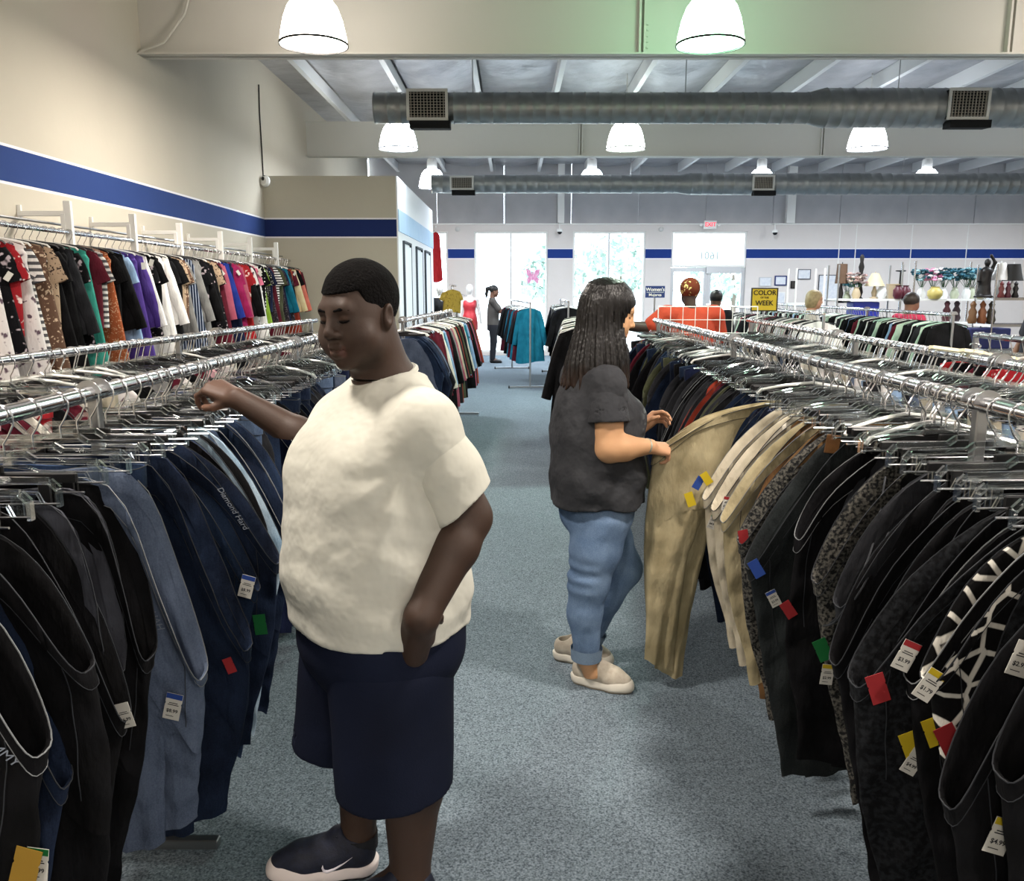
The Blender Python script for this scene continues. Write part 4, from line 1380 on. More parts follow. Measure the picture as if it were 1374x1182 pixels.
class Clay:
    """a list of smooth-blended round shapes; M places local coordinates in the world"""
    def __init__(s):
        s.ops = []; s.M = Matrix.Identity(4)

    def _w(s, p): return np.array(s.M @ Vector(p), np.float64)

    def cap(s, a, b, ra, rb=None, k=0.02, sub=False, flat=None):
        rb = ra if rb is None else rb
        a, b = s._w(a), s._w(b)
        r = max(ra, rb)
        lo, hi = np.minimum(a, b) - r, np.maximum(a, b) + r

        def f(X, Y, Z):
            ab = b - a; L = max(ab @ ab, 1e-12)
            px, py, pz = X - a[0], Y - a[1], Z - a[2]
            t = np.clip((px * ab[0] + py * ab[1] + pz * ab[2]) / L, 0, 1)
            return np.sqrt((px - t * ab[0]) ** 2 + (py - t * ab[1]) ** 2 + (pz - t * ab[2]) ** 2) - (ra + t * (rb - ra))
        s.ops.append((f, lo, hi, k, sub))
        return s

    def chain(s, pts, rs, k=0.02, sub=False):
        for i in range(len(pts) - 1):
            s.cap(pts[i], pts[i + 1], rs[i], rs[i + 1], k, sub)
        return s

    def ell(s, c, r, rot=None, k=0.02, sub=False):
        c = s._w(c)
        Rm = np.array(s.M.to_3x3().normalized() @ (rot or Matrix.Identity(3)), np.float64)
        R_ = max(r)

        def f(X, Y, Z):
            px, py, pz = X - c[0], Y - c[1], Z - c[2]
            q = [px * Rm[0, i] + py * Rm[1, i] + pz * Rm[2, i] for i in range(3)]
            k0 = np.sqrt(sum((q[i] / r[i]) ** 2 for i in range(3)))
            k1 = np.sqrt(sum((q[i] / r[i] ** 2) ** 2 for i in range(3))) + 1e-9
            return k0 * (k0 - 1) / k1
        s.ops.append((f, c - R_, c + R_, k, sub))
        return s

    def loft(s, keys, fwd, k=0.02, p=2.0, sub=False):
        """keys (z, cx, cy, r_forward, r_side) in the world, fwd a unit 2d direction"""
        keys = sorted(keys)
        z = np.array([q[0] for q in keys]); K = np.array([q[1:] for q in keys])
        rm = K[:, 2:].max()
        lo = np.array([K[:, 0].min() - rm, K[:, 1].min() - rm, z[0]]); hi = np.array([K[:, 0].max() + rm, K[:, 1].max() + rm, z[-1]])
        fx, fy = fwd

        def f(X, Y, Z):
            zz = np.clip(Z, z[0], z[-1])
            # smooth interpolation of the keys
            i = np.clip(np.searchsorted(z, zz) - 1, 0, len(z) - 2)
            t = (zz - z[i]) / (z[i + 1] - z[i])
            g = np.gradient(K, z, axis=0)
            dz = (z[i + 1] - z[i])
            h00 = 2 * t ** 3 - 3 * t ** 2 + 1; h10 = t ** 3 - 2 * t ** 2 + t; h01 = -2 * t ** 3 + 3 * t ** 2; h11 = t ** 3 - t ** 2
            v = [h00 * K[i, j] + h10 * dz * g[i, j] + h01 * K[i + 1, j] + h11 * dz * g[i + 1, j] for j in range(4)]
            dx, dy = X - v[0], Y - v[1]
            a = (dx * fx + dy * fy) / v[2]; b_ = (-dx * fy + dy * fx) / v[3]
            d = ((np.abs(a) ** p + np.abs(b_) ** p) ** (1 / p) - 1) * np.minimum(v[2], v[3])
            return np.maximum(d, np.maximum(z[0] - Z, Z - z[-1]))
        s.ops.append((f, lo, hi, k, sub))
        return s

    def cut(s, p, n, lo=None, hi=None, k=0.004):
        """remove everything on the side n points to"""
        p = s._w(p); n = np.array((s.M.to_3x3() @ Vector(n)).normalized())

        def f(X, Y, Z):
            return -((X - p[0]) * n[0] + (Y - p[1]) * n[1] + (Z - p[2]) * n[2])
        s.ops.append((f, np.array(lo) if lo is not None else None, np.array(hi) if hi is not None else None, k, True))
        return s

    def wedge(s, planes, k=0.003):
        """carve away the region behind all the given planes (point, outward normal)"""
        pl = [(s._w(p), np.array((s.M.to_3x3() @ Vector(n)).normalized())) for p, n in planes]

        def f(X, Y, Z):
            d = None
            for p, n in pl:
                q = (X - p[0]) * n[0] + (Y - p[1]) * n[1] + (Z - p[2]) * n[2]
                d = q if d is None else np.maximum(d, q)
            return d
        s.ops.append((f, None, None, k, True))
        return s

    def field(s, lo, hi, h, disp=None):
        n = [int(math.ceil((b - a) / h)) + 1 for a, b in zip(lo, hi)]
        ax = [np.asarray(lo[i] + h * np.arange(n[i]), np.float32) for i in range(3)]
        vol = np.full(n, 0.08, np.float32)
        for f, a, b, k, sub in s.ops:
            if a is None:
                i0, i1 = [0, 0, 0], n
            else:
                m = 2.2 * k + 2.5 * h
                i0 = [max(0, int((a[i] - m - lo[i]) / h)) for i in range(3)]
                i1 = [min(n[i], int((b[i] + m - lo[i]) / h) + 2) for i in range(3)]
                if any(q >= r for q, r in zip(i0, i1)): continue
            S = tuple(slice(q, r) for q, r in zip(i0, i1))
            X, Y, Z = np.meshgrid(ax[0][S[0]], ax[1][S[1]], ax[2][S[2]], indexing='ij', sparse=False)
            d = f(X, Y, Z).astype(np.float32)
            v = vol[S]
            if sub:
                hh = np.clip(0.5 - 0.5 * (v + d) / k, 0, 1)
                vol[S] = v * (1 - hh) + (-d) * hh + k * hh * (1 - hh)
            else:
                hh = np.clip(0.5 + 0.5 * (v - d) / k, 0, 1)
                vol[S] = v * (1 - hh) + d * hh - k * hh * (1 - hh)
        if disp is not None:
            X, Y, Z = np.meshgrid(*ax, indexing='ij')
            vol += disp(X, Y, Z).astype(np.float32)
        return vol

    def nets(s, lo, hi, h, disp=None):
        return surface_nets(s.field(lo, hi, h, disp), lo, h)


def clay_mesh(parts, colfn=None):
    V = []; Q = []; n = 0
    for v, q in parts:
        V.append(v); Q.append(q + n); n += len(v)
    V = np.concatenate(V); Q = np.concatenate(Q)
    me = bpy.data.meshes.new('clay')
    me.vertices.add(len(V)); me.vertices.foreach_set('co', V.astype(np.float32).ravel())
    me.loops.add(len(Q) * 4); me.loops.foreach_set('vertex_index', Q.astype(np.int32).ravel())
    me.polygons.add(len(Q)); me.polygons.foreach_set('loop_start', np.arange(0, len(Q) * 4, 4, dtype=np.int32))
    me.update(calc_edges=True)
    me.polygons.foreach_set('use_smooth', [True] * len(Q))
    if colfn is not None:
        at_ = me.attributes.new('tone', 'FLOAT_COLOR', 'POINT')
        at_.data.foreach_set('color', colfn(V).astype(np.float32).ravel())
    me.validate()
    return me


def skin_mat(name, rough=0.5, bump=0.15):
    m = mat(name, '#808080', rough=rough, spec=0.4)
    nt = m.node_tree; b = nt.nodes['Principled BSDF']
    a = nt.nodes.new('ShaderNodeAttribute'); a.attribute_name = 'tone'
    nt.links.new(a.outputs['Color'], b.inputs['Base Color'])
    b.inputs['Subsurface Weight'].default_value = 0.08
    b.inputs['Subsurface Radius'].default_value = (0.012, 0.005, 0.003)
    b.inputs['Subsurface Scale'].default_value = 0.6
    tc = nt.nodes.new('ShaderNodeTexCoord')
    n = nt.nodes.new('ShaderNodeTexNoise'); n.inputs['Scale'].default_value = 120
    nt.links.new(tc.outputs['Object'], n.inputs['Vector'])
    bp = nt.nodes.new('ShaderNodeBump'); bp.inputs['Strength'].default_value = bump; bp.inputs['Distance'].default_value = 0.002
    nt.links.new(n.outputs['Fac'], bp.inputs['Height']); nt.links.new(bp.outputs['Normal'], b.inputs['Normal'])
    return m


def frame(origin, fwd, up=(0, 0, 1)):
    """local x = the figure's right, y = forward, z = up"""
    y = Vector(fwd).normalized(); z = Vector(up)
    x = y.cross(z).normalized(); z = x.cross(y)
    M = Matrix((x, y, z)).transposed().to_4x4()
    M.translation = Vector(origin)
    return M


def head_shape(c, M, s=1.0, fat=0.0, lips=1.0, nose=1.0, neck=0.058, neck_to=(0, -0.05, -0.2), female=False):
    c.M = M @ Matrix.Scale(s, 4)
    S = s
    c.ell((0, -0.016, 0.035), (0.077 * S, 0.098 * S, 0.088 * S), k=.01)
    c.ell((0, 0.022, -0.02), (0.068 * S + fat * .5, 0.07 * S, 0.09 * S), k=.03)
    c.ell((0, 0.030, -0.072), (0.056 * S + fat, 0.056 * S, 0.045 * S), k=.03)
    c.ell((0, 0.068, -0.104), (0.022 * S, 0.02 * S, 0.018 * S), k=.02)
    for q in (-1, 1):
        c.ell((q * 0.042, 0.052, -0.042), (0.028 * S + fat * .6, 0.03 * S, 0.032 * S), k=.025)
    c.cap((-0.034, 0.077, 0.026), (0.034, 0.077, 0.026), 0.0135 * S, k=.02)
    for q in (-1, 1):
        c.ell((q * 0.033, 0.099, 0.004), (0.02 * S, 0.014 * S, 0.011 * S), k=.012, sub=True)
        c.ell((q * 0.032, 0.0765, 0.003), (0.0155 * S, 0.0125 * S, 0.0115 * S), k=.004)
        c.cap((q * 0.019, 0.0895, -0.003), (q * 0.045, 0.0845, -0.001), 0.0012 * S, k=.003, sub=True)
    c.cap((0, 0.086, 0.014), (0, 0.103, -0.024), 0.0085 * S * nose, 0.012 * S * nose, k=.012)
    c.ell((0, 0.106, -0.029), (0.0125 * S * nose, 0.011 * S, 0.010 * S), k=.008)
    for q in (-1, 1):
        c.ell((q * 0.0145 * nose, 0.0965, -0.033), (0.0095 * S, 0.011 * S, 0.008 * S), k=.006)
        c.ell((q * 0.008 * nose, 0.103, -0.0405), (0.0045 * S, 0.006 * S, 0.0035 * S), k=.003, sub=True)
    up_ = [(-0.026, 0.078, -0.066), (-0.012, 0.0915, -0.0605), (0, 0.0935, -0.062), (0.012, 0.0915, -0.0605), (0.026, 0.078, -0.066)]
    lo_ = [(-0.024, 0.077, -0.069), (-0.01, 0.0895, -0.077), (0, 0.0905, -0.0785), (0.01, 0.0895, -0.077), (0.024, 0.077, -0.069)]
    c.chain(up_, [0.003 * S, 0.0065 * S * lips, 0.006 * S * lips, 0.0065 * S * lips, 0.003 * S], k=.006)
    c.chain(lo_, [0.003 * S, 0.0075 * S * lips, 0.008 * S * lips, 0.0075 * S * lips, 0.003 * S], k=.006)
    c.chain([(-0.025, 0.083, -0.068), (-.01, 0.099, -.0695), (.01, .099, -.0695), (0.025, 0.083, -0.068)], [0.0016 * S] * 4, k=.003, sub=True)
    for q in (-1, 1):
        er = Euler((0.15, q * 0.12, q * -0.35)).to_matrix()
        c.ell((q * (0.078 + fat * .35), -0.012, -0.006), (0.011 * S, 0.02 * S, 0.031 * S), rot=er, k=.006)
        c.ell((q * (0.089 + fat * .35), -0.008, -0.002), (0.008 * S, 0.011 * S, 0.018 * S), rot=er, k=.005, sub=True)
        c.ell((q * (0.077 + fat * .35), -0.001, -0.006), (0.007 * S, 0.006 * S, 0.009 * S), rot=er, k=.004)
    c.cap((0, -0.03, -0.06), neck_to, neck, neck * 1.12, k=.03)
    c.M = Matrix.Identity(4)


def hand_shape(c, M, s=1.0, curl=(0.5, 0.6, 0.7, 0.8), side=1, thumb=(0.5, 0.5), spread=0.04, k=.008):
    """local y along the fingers, z out of the back of the hand, x*side towards the thumb"""
    c.M = M
    kn = [(0.030, 0.088, 0.004), (0.010, 0.093, 0.007), (-0.011, 0.089, 0.005), (-0.029, 0.080, 0.0)]
    for i, (x, y, z) in enumerate(kn):
        c.cap((x * .55 * side * s, 0.0, -0.002), (x * side * s, y * s, z * s), 0.0145 * s, 0.0115 * s, k=.014)
    c.ell((0, 0.045 * s, -0.006 * s), (0.034 * s, 0.042 * s, 0.014 * s), k=.012)
    LEN = [(0.042, 0.025, 0.019), (0.046, 0.029, 0.02), (0.042, 0.027, 0.019), (0.033, 0.02, 0.017)]
    tips = []
    for i, (x, y, z) in enumerate(kn):
        p = Vector((x * side * s, y * s, z * s)); a = 0.15
        yaw = (1.5 - i) * spread * side
        for j, L in enumerate(LEN[i]):
            a += curl[i] * (1.0 if j == 0 else 1.15 if j == 1 else 0.7)
            d = Vector((math.sin(yaw) * math.cos(a), math.cos(yaw) * math.cos(a), -math.sin(a)))
            q = p + d * L * s
            r0 = (0.0098, 0.0088, 0.0078)[j] * s; r1 = (0.0088, 0.0078, 0.0066)[j] * s
            c.cap(p, q, r0, r1, k=.0035)
            p = q
        tips.append(p)
    p = Vector((0.020 * side * s, 0.018 * s, -0.010 * s))
    d = Vector((side * math.sin(0.75), math.cos(0.75), -0.35)).normalized()
    for j, (L, r0, r1) in enumerate(((0.042, 0.015, 0.0115), (0.031, 0.0112, 0.0098), (0.026, 0.0098, 0.0075))):
        q = p + d * L * s
        c.cap(p, q, r0 * s, r1 * s, k=.008 if j == 0 else .004)
        p = q
        ang = thumb[min(j, 1)]
        d = (Matrix.Rotation(ang * side, 3, 'Z') @ d + Vector((0, 0, -0.18 * ang))).normalized()
    c.M = Matrix.Identity(4)


def near_seg(V, a, b):
    a = np.array(a); b = np.array(b)
    ab = b - a
    t = np.clip(((V - a) @ ab) / (ab @ ab), 0, 1)
    return np.linalg.norm(V - (a + t[:, None] * ab), axis=1)


def folds(seed, amp, lo_f=18, hi_f=55, n=7, vert=False):
    rr = random.Random(seed)
    W = [(rr.uniform(-1, 1), rr.uniform(-1, 1), rr.uniform(-1, 1) * (.3 if vert else 1), rr.uniform(lo_f, hi_f), rr.uniform(0, 6.28), rr.uniform(0, 6.28)) for _ in range(n)]

    def f(X, Y, Z):
        o = 0
        for a, b, c_, fr, p1, p2 in W:
            L = math.sqrt(a * a + b * b + c_ * c_)
            ph = (a * X + b * Y + c_ * Z) / L * fr + 1.6 * np.sin(5 * Z + 4 * X + p2)
            o = o + np.sin(ph + p1) ** 3 * np.sin(3.1 * Z + 4 * Y + p2) / (fr / lo_f) ** .7
        return o * amp / n ** .5
    return f


# ------------------------------------------------------------------ the man in the white tee
M_skin = skin_mat('skin', rough=.58)
TX, TY = -0.345, 2.07
FW = Vector((-0.76, -0.65, 0)).normalized(); LT = Vector((-FW.y, FW.x, 0)) * -1      # forward, and his left (towards the camera)
LT = Vector((0.65, -0.76, 0)).normalized()
T0 = Vector((TX, TY, 0))


def tp(f, l, z): return T0 + FW * f + LT * l + Vector((0, 0, z))


hd = frame(at(481, 423, 2.03), (-0.54, -0.84, -0.13), (-.05, 0, 1)) @ Matrix.Scale(.985, 4)
nk = hd.inverted() @ tp(-0.032, 0.0, 1.385)
SH_L = tp(-0.01, 0.205, 1.315); SH_R = tp(-0.01, -0.165, 1.27)
EL_L = at(628, 694, 1.955); WR_L = at(566, 828, 1.815); HN_L = at(556, 876, 1.875)
EL_R = at(436, 604, 2.36); WR_R = at(318, 534, 2.40); HN_R = at(284, 519, 2.43)
HIP_L = tp(-.03, .10, .80); HIP_R = tp(.0, -.10, .80)
KN_L = Vector((-0.285, 1.99, 0.46)); AN_L = Vector((-0.268, 1.955, 0.10))
KN_R = Vector((-0.455, 2.16, 0.46)); AN_R = Vector((-0.435, 2.125, 0.10))

c = Clay()
head_shape(c, hd, 1.0, fat=0.019, lips=1.25, nose=1.18, neck=0.068, neck_to=tuple(nk))
c.cap(tp(-.05, 0, 1.36), tp(-.03, 0, 1.2), .08, .15, k=.04)
c.cap(tp(-.03, 0, 1.2), tp(0, 0, .80), .15, .16, k=.04)
c.chain([SH_L, EL_L.lerp(SH_L, .5), EL_L], [.075, .066, .056], k=.03)
c.chain([EL_L, EL_L.lerp(WR_L, .3), WR_L, HN_L], [.056, .057, .038, .034], k=.02)
c.chain([SH_R, EL_R], [.072, .055], k=.03)
c.chain([EL_R, EL_R.lerp(WR_R, .3), WR_R], [.05, .049, .031], k=.02)
c.chain([HIP_L, KN_L], [.11, .075], k=.03); c.chain([KN_L, KN_L.lerp(AN_L, .3) + Vector((.02, .0, 0)), AN_L], [.07, .079, .05], k=.03)
c.chain([HIP_R, KN_R], [.11, .073], k=.03); c.chain([KN_R, KN_R.lerp(AN_R, .3) + Vector((.025, 0, 0)), AN_R], [.066, .072, .046], k=.03)
c.cap(AN_L, AN_L + Vector((-.12, -.02, -.05)), .05, .035, k=.02); c.cap(AN_R, AN_R + Vector((-.12, -.01, -.05)), .046, .035, k=.02)
# reaching hand: fingers curled over the hanger, back of the hand up
dR = (HN_R - WR_R).normalized()
upR = Vector((-.15, -.45, 1)); xR = dR.cross(upR).normalized(); zR = xR.cross(dR)
MR_ = Matrix((xR, dR, zR)).transposed().to_4x4(); MR_.translation = WR_R
hand_shape(c, MR_, 1.02, curl=(.62, .75, .8, .85), side=-1, thumb=(.7, .5))
# pocketed hand
dL = (HN_L - WR_L).normalized()
outL = Vector((.25, -1, .1)); xL = dL.cross(outL).normalized(); zL = xL.cross(dL)
ML_ = Matrix((xL, dL, zL)).transposed().to_4x4(); ML_.translation = WR_L + Vector((0, 0, .012))
hand_shape(c, ML_, 1.05, curl=(.3, .3, .35, .4), side=-1, thumb=(.5, .4))


def man_tone(V):
    base = np.array(lin('#37271e')[:3])
    out = np.tile(base, (len(V), 1))
    HM = np.array(hd.inverted()); L = V @ HM[:3, :3].T + HM[:3, 3]
    lip = np.minimum.reduce([near_seg(L, (-.02, .085, -.064), (.02, .085, -.064)), near_seg(L, (-.016, .088, -.076), (.016, .088, -.076)) * .9])
    inhead = (np.abs(L[:, 0]) < .1) & (L[:, 2] > -.13) & (L[:, 2] < .15) & (np.abs(L[:, 1]) < .13)
    w = np.clip((.0125 - lip) / .004, 0, 1) * inhead * (L[:, 1] > .075)
    out = out * (1 - .6 * w[:, None]) + np.array(lin('#523029')[:3]) * .6 * w[:, None]
    # lighter palms and fingertips
    Hm = np.array(MR_.inverted()); q = V @ Hm[:3, :3].T + Hm[:3, 3]
    w = np.clip((-.012 - q[:, 2]) / .012, 0, 1) * (np.linalg.norm(q - np.array([0, .08, 0]), axis=1) < .11)
    out = out * (1 - .6 * w[:, None]) + np.array(lin('#7d5a48')[:3]) * .6 * w[:, None]
    w = np.clip(1.2 - np.linalg.norm(q - np.array([0, .08, 0]), axis=1) / .12, 0, 1)[:, None] * .5
    out = out * (1 - w) + np.array(lin('#5b3f30')[:3]) * w
    for q_ in (-1, 1):
        ey = near_seg(L, (q_ * .019, .0885, -.0035), (q_ * .046, .0835, -.0015))
        w = np.clip((.0042 - ey) / .0018, 0, 1)[:, None] * .9
        out = out * (1 - w) + np.array(lin('#0c0808')[:3]) * w
        ey = near_seg(L, (q_ * .022, .0885, .005), (q_ * .042, .0855, .005))
        w = np.clip((.006 - ey) / .003, 0, 1)[:, None] * .35
        out = out * (1 - w) + np.array(lin('#553a2b')[:3]) * w
    # stubble round the jaw
    st = np.clip((-.05 - L[:, 2]) / .03, 0, 1) * inhead * np.clip((.02 - np.abs(L[:, 1] - .03)) / .03 + .5, 0, 1) * .35
    out *= (1 - st[:, None])
    return np.concatenate([out, np.ones((len(V), 1))], 1)


hc = np.array(hd.translation)
parts = [c.nets(hc - [.15, .15, .155], hc + [.15, .15, .16], .0034),
         c.nets((-1.02, 2.25, 1.2), (-.60, 2.56, 1.45), .0036),
         c.nets((-.62, 2.1, 1.05), (-.40, 2.5, 1.40), .008),
         c.nets((-.42, 1.68, .70), (-.0, 2.15, 1.40), .006),
         c.nets((-.72, 1.75, .02), (-.1, 2.4, .715), .007), c.nets((-.62, 1.75, .70), (-.1, 2.4, 1.39), .012)]
man = ob('person', clay_mesh(parts, man_tone), M_skin,
         label='person in white tee and navy shorts with one hand in a pocket', cat='person')

# hair: a close-cropped cap
hcap = Clay(); hcap.M = hd
hcap.ell((0, -0.018, 0.040), (0.0835, 0.104, 0.094), k=.005)
hcap.wedge([((0, 0.040, 0), (0, -1, 0.12)), ((0, 0, 0.070), (0, 0.12, 1))])
hcap.wedge([((0, 0.014, 0), (0, -1, 0)), ((0, 0, 0.020), (0, 0, 1))])
hcap.cut((0, -0.035, -0.030), (0, 0.35, -0.94), k=.006)
V, Q = hcap.nets(hc - [.15, .15, .12], hc + [.15, .15, .16], .0034, folds(4, .0012, 150, 260, 6))
M_hairm = mat('cropped_hair', '#070606', rough=.95, bump=(160, 1.0, .006), spec=.12)
ob('hair', clay_mesh([(V, Q)]), M_hairm, man)
for q in (-1, 1):
    eb = Clay(); eb.M = hd
    eb.chain([(q * .015, .0945, .0235), (q * .032, .0935, .0265), (q * .050, .081, .0235)], [.003, .0034, .002], k=.004)
    eb.M = Matrix.Identity(4)
    ob('eyebrow', clay_mesh([eb.nets(hc - [.15, .15, .1], hc + [.15, .15, .1], .0022)]), M_hairm, man)

for q in (-1, 1):
    ob('eyelash', MB().tube([hd @ Vector((q * .0185, .0868, -.0015)), hd @ Vector((q * .026, .0892, -.0040)), hd @ Vector((q * .034, .0895, -.0048)), hd @ Vector((q * .042, .0865, -.0034)), hd @ Vector((q * .0475, .0825, -.0005))], [.0008, .0016, .0018, .0016, .0008], 6).mesh(True), M_hairm, man)

# tee
sh = Clay()
fw2 = (FW.x, FW.y)


def key(z, f, l, rf, rl):
    p = tp(f, l, z); return (z, p.x, p.y, rf, rl)


sh.loft([key(.778, .0, -.005, .214, .252), key(.83, .0, -.005, .222, .256), key(.90, .005, -.005, .222, .255), key(1.0, .01, 0, .214, .250), key(1.10, .012, 0, .200, .242), key(1.2, .008, 0, .185, .232), key(1.28, -.005, 0, .155, .215), key(1.34, -.025, 0, .118, .172), key(1.40, -.045, 0, .085, .09)], fw2, k=.03, p=2.25)
sh.cap(tp(.09, .085, 1.17), tp(.06, .05, 1.1), .085, .1, k=.06); sh.cap(tp(.09, -.085, 1.17), tp(.06, -.05, 1.1), .085, .1, k=.06)
aL = (EL_L - SH_L).normalized()
b0 = SH_L.lerp(EL_L, .84)
sh.chain([tp(-.045, .07, 1.365), SH_L + Vector((0, 0, -.005)), SH_L.lerp(EL_L, .3)], [.055, .068, .064], k=.06)
sh.chain([tp(-.045, -.07, 1.365), SH_R, SH_R.lerp(EL_R, .3)], [.05, .066, .066], k=.06)
sh.ell(tp(-.03, 0, 1.428), (.086, .086, .050), k=.01, sub=True)
slv = Clay()
slv.chain([SH_L + Vector((0, 0, -.005)), SH_L.lerp(EL_L, .5), SH_L.lerp(EL_L, 1.0)], [.068, .080, .086], k=.02)
slv.cut(b0, aL + Vector((.28, 0, 0.02)))
slv.cap(b0 - aL * .04, b0 + aL * .12, .068, .079, k=.004, sub=True)
slv2 = Clay()
slv2.chain([SH_R, SH_R.lerp(EL_R, .8)], [.075, .074], k=.02)
ft = folds(9, .008, 18, 44, 9)


def shirt_disp(X, Y, Z):
    d = ft(X, Y, Z) * np.clip((1.36 - Z) / .2, 0.15, 1)
    # soft swags across the belly and rolls at the waist
    d = d + 0.008 * np.sin(34 * Z + 3.5 * np.sin(6 * X + 5 * Y) + 4 * X) * np.clip((1.05 - Z) / .25, 0, 1) * np.clip((Z - .79) / .05, 0, 1)
    # creases running to the armpit
    ap = np.array(tp(.03, .19, 1.22))
    rx, rz = (X - ap[0]), (Z - ap[2])
    an = np.arctan2(rz, rx); ds = np.sqrt(rx ** 2 + rz ** 2)
    d = d + .004 * np.sin(9 * an + 2 + 6 * ds) * np.exp(-((ds - .11) / .08) ** 2) * np.clip(-rz / .08 + .3, 0, 1)
    return d


M_tee = mat('tee_cotton', '#b5b4a9', rough=.9, spec=.15, noise=(3, '#bebdb3', .5), bump=(8, .55, .035))
V, Q = sh.nets((-.75, 1.72, .70), (.05, 2.45, 1.47), .0062, shirt_disp)
sld = lambda X, Y, Z: ft(X, Y, Z) * .7
tee = ob('tee_shirt', clay_mesh([(V, Q), slv.nets((-.35, 1.72, .98), (.05, 2.2, 1.45), .005, sld), slv2.nets((-.75, 2.0, 1.05), (-.35, 2.5, 1.45), .007, sld)]), M_tee, man)
# ribbed collar and sleeve hem
ring = []
for k_ in range(40):
    a_ = 2 * PI * k_ / 40
    ring.append(tp(-.030 + .080 * math.cos(a_), .079 * math.sin(a_), 1.404 - .024 * math.cos(a_)))
ring.append(ring[0])
ob('collar', MB().tube(ring, .0085, 8, caps=False).mesh(True), M_tee, tee)
# embroidered ring mark low on the tee

# shorts
so = Clay()
so.loft([key(.54, .0, 0, .11, .14), key(.62, .0, 0, .165, .20), key(.69, .0, 0, .195, .235), key(.76, .0, 0, .2, .237), key(.84, -.005, 0, .19, .228)], fw2, k=.03, p=2.3)
fs = folds(12, .004, 12, 34, 7, vert=True)


def shorts_disp(X, Y, Z):
    return (fs(X, Y, Z) + .005 * np.sin(22 * X + 9 * Y + 2 * np.sin(5 * Z))) * np.clip((.75 - Z) / .25, 0, 1) * np.clip((Z - .36) / .12, .15, 1)


sp = [so.nets((-.75, 1.72, .5), (.05, 2.42, .88), .0075, shorts_disp)]
for hip_, hem_, r0_, r1_, hz_, tilt_, kn_ in ((Vector((-.312, 2.0, .67)), Vector((-.305, 1.975, .30)), .165, .150, .352, (.06, 0, -1), KN_L), (Vector((-.415, 2.13, .67)), Vector((-.495, 2.15, .30)), .155, .130, .375, (-.08, .0, -1), KN_R)):
    lg = Clay()
    lg.chain([hip_, hem_], [r0_, r1_], k=.03)
    lg.cut((hem_.x, hem_.y, hz_), tilt_)
    lg.cap((hem_.x, hem_.y, hz_ + .03), (hem_.x, hem_.y, .1), r1_ - .02, r1_ - .012, k=.006, sub=True)
    sp.append(lg.nets((hem_.x - .22, hem_.y - .22, .28), (hem_.x + .26, hem_.y + .22, .86), .0065, shorts_disp))
M_short = mat('navy_shorts', '#090e1e', rough=.8, spec=.2, noise=(4, '#0d1428', .5), bump=(220, .2, .003))
shorts = ob('shorts', clay_mesh(sp), M_short, man)



def shoe(origin, fwd, L=.305, upper=None, sole=None, parent=None, w=.052, collar=.115, name='shoe', laces=None, dark_out=None):
    """running shoe: heel at origin, pointing along fwd"""
    M = frame(origin, fwd)
    k_ = L / .305
    u = Clay(); u.M = M
    # profile along y (0 heel .. L toe)
    u.chain([(0, .05 * k_, .06), (0, .12 * k_, .055), (0, .20 * k_, .045), (0, .255 * k_, .036)], [w * .92, w * .9, w * .92, w * .72], k=.03)
    u.chain([(0, .045 * k_, .06), (0, .05 * k_, collar - .02)], [w * .85, w * .8], k=.02)
    u.cap((0, .085 * k_, .085), (0, .15 * k_, .075), w * .7, w * .6, k=.03)
    u.cap((0, .075 * k_, collar - .03), (0, .1 * k_, collar + .0), w * .66, w * .5, k=.02)
    u.M = M
    u.cap((0, .055 * k_, collar - .02), (0, .05 * k_, collar + .06), w * .62, w * .66, k=.006, sub=True)
    u.cut((0, 0, .026), (0, 0, -1), k=.004)
    o_ = np.array(Vector(origin))
    lo = o_ - [.37, .37, .02]; hi = o_ + [.37, .37, .22]
    e = np.array(M @ Vector((0, L, 0)))
    lo = np.minimum(o_, e) - [.1, .1, .02]; hi = np.maximum(o_, e) + [.1, .1, .2]
    up = ob(name, clay_mesh([u.nets(lo, hi, .0042)]), upper, parent)
    s_ = Clay(); s_.M = M
    s_.chain([(0, .042 * k_, .02), (0, .12 * k_, .016), (0, .21 * k_, .018), (0, .262 * k_, .022)], [w * .98, w * .93, w * 1.0, w * .8], k=.03)
    s_.cap((0, .02 * k_, .05), (0, .05 * k_, .035), .03, .04, k=.02)
    s_.M = M
    s_.cut((0, 0, .037), (0, -.10, 1), k=.004)
    s_.cut((0, 0, .008), (0, 0, -1), k=.003)
    so_ = ob('sole', clay_mesh([s_.nets(lo, hi, .0042)]), sole, up)
    so2 = Clay(); so2.M = M
    so2.chain([(0, .042 * k_, .02), (0, .12 * k_, .016), (0, .21 * k_, .018), (0, .262 * k_, .022)], [w * .94, w * .9, w * .97, w * .78], k=.03)
    so2.cut((0, 0, .009), (0, 0, 1), k=.003); so2.cut((0, 0, .0), (0, 0, -1), k=.003)
    ob('outsole', clay_mesh([so2.nets(lo, hi, .0045)]), dark_out or M_black, up)
    mb = MB()
    for q in range(4):
        yy = .125 + q * .024
        z = .105 - q * .010
        mb.tube([M @ Vector((-.03, yy * k_, z - .018)), M @ Vector((0, yy * k_ + .01, z)), M @ Vector((.03, yy * k_, z - .018))], .0035, 6)
    mb.tube([M @ Vector((0, .115, .118)), M @ Vector((-.03, .10, .126)), M @ Vector((-.012, .118, .116)), M @ Vector((.03, .105, .126)), M @ Vector((0, .115, .118))], .003, 6)
    ob('laces', mb.mesh(True), laces or upper, up)
    return up, M


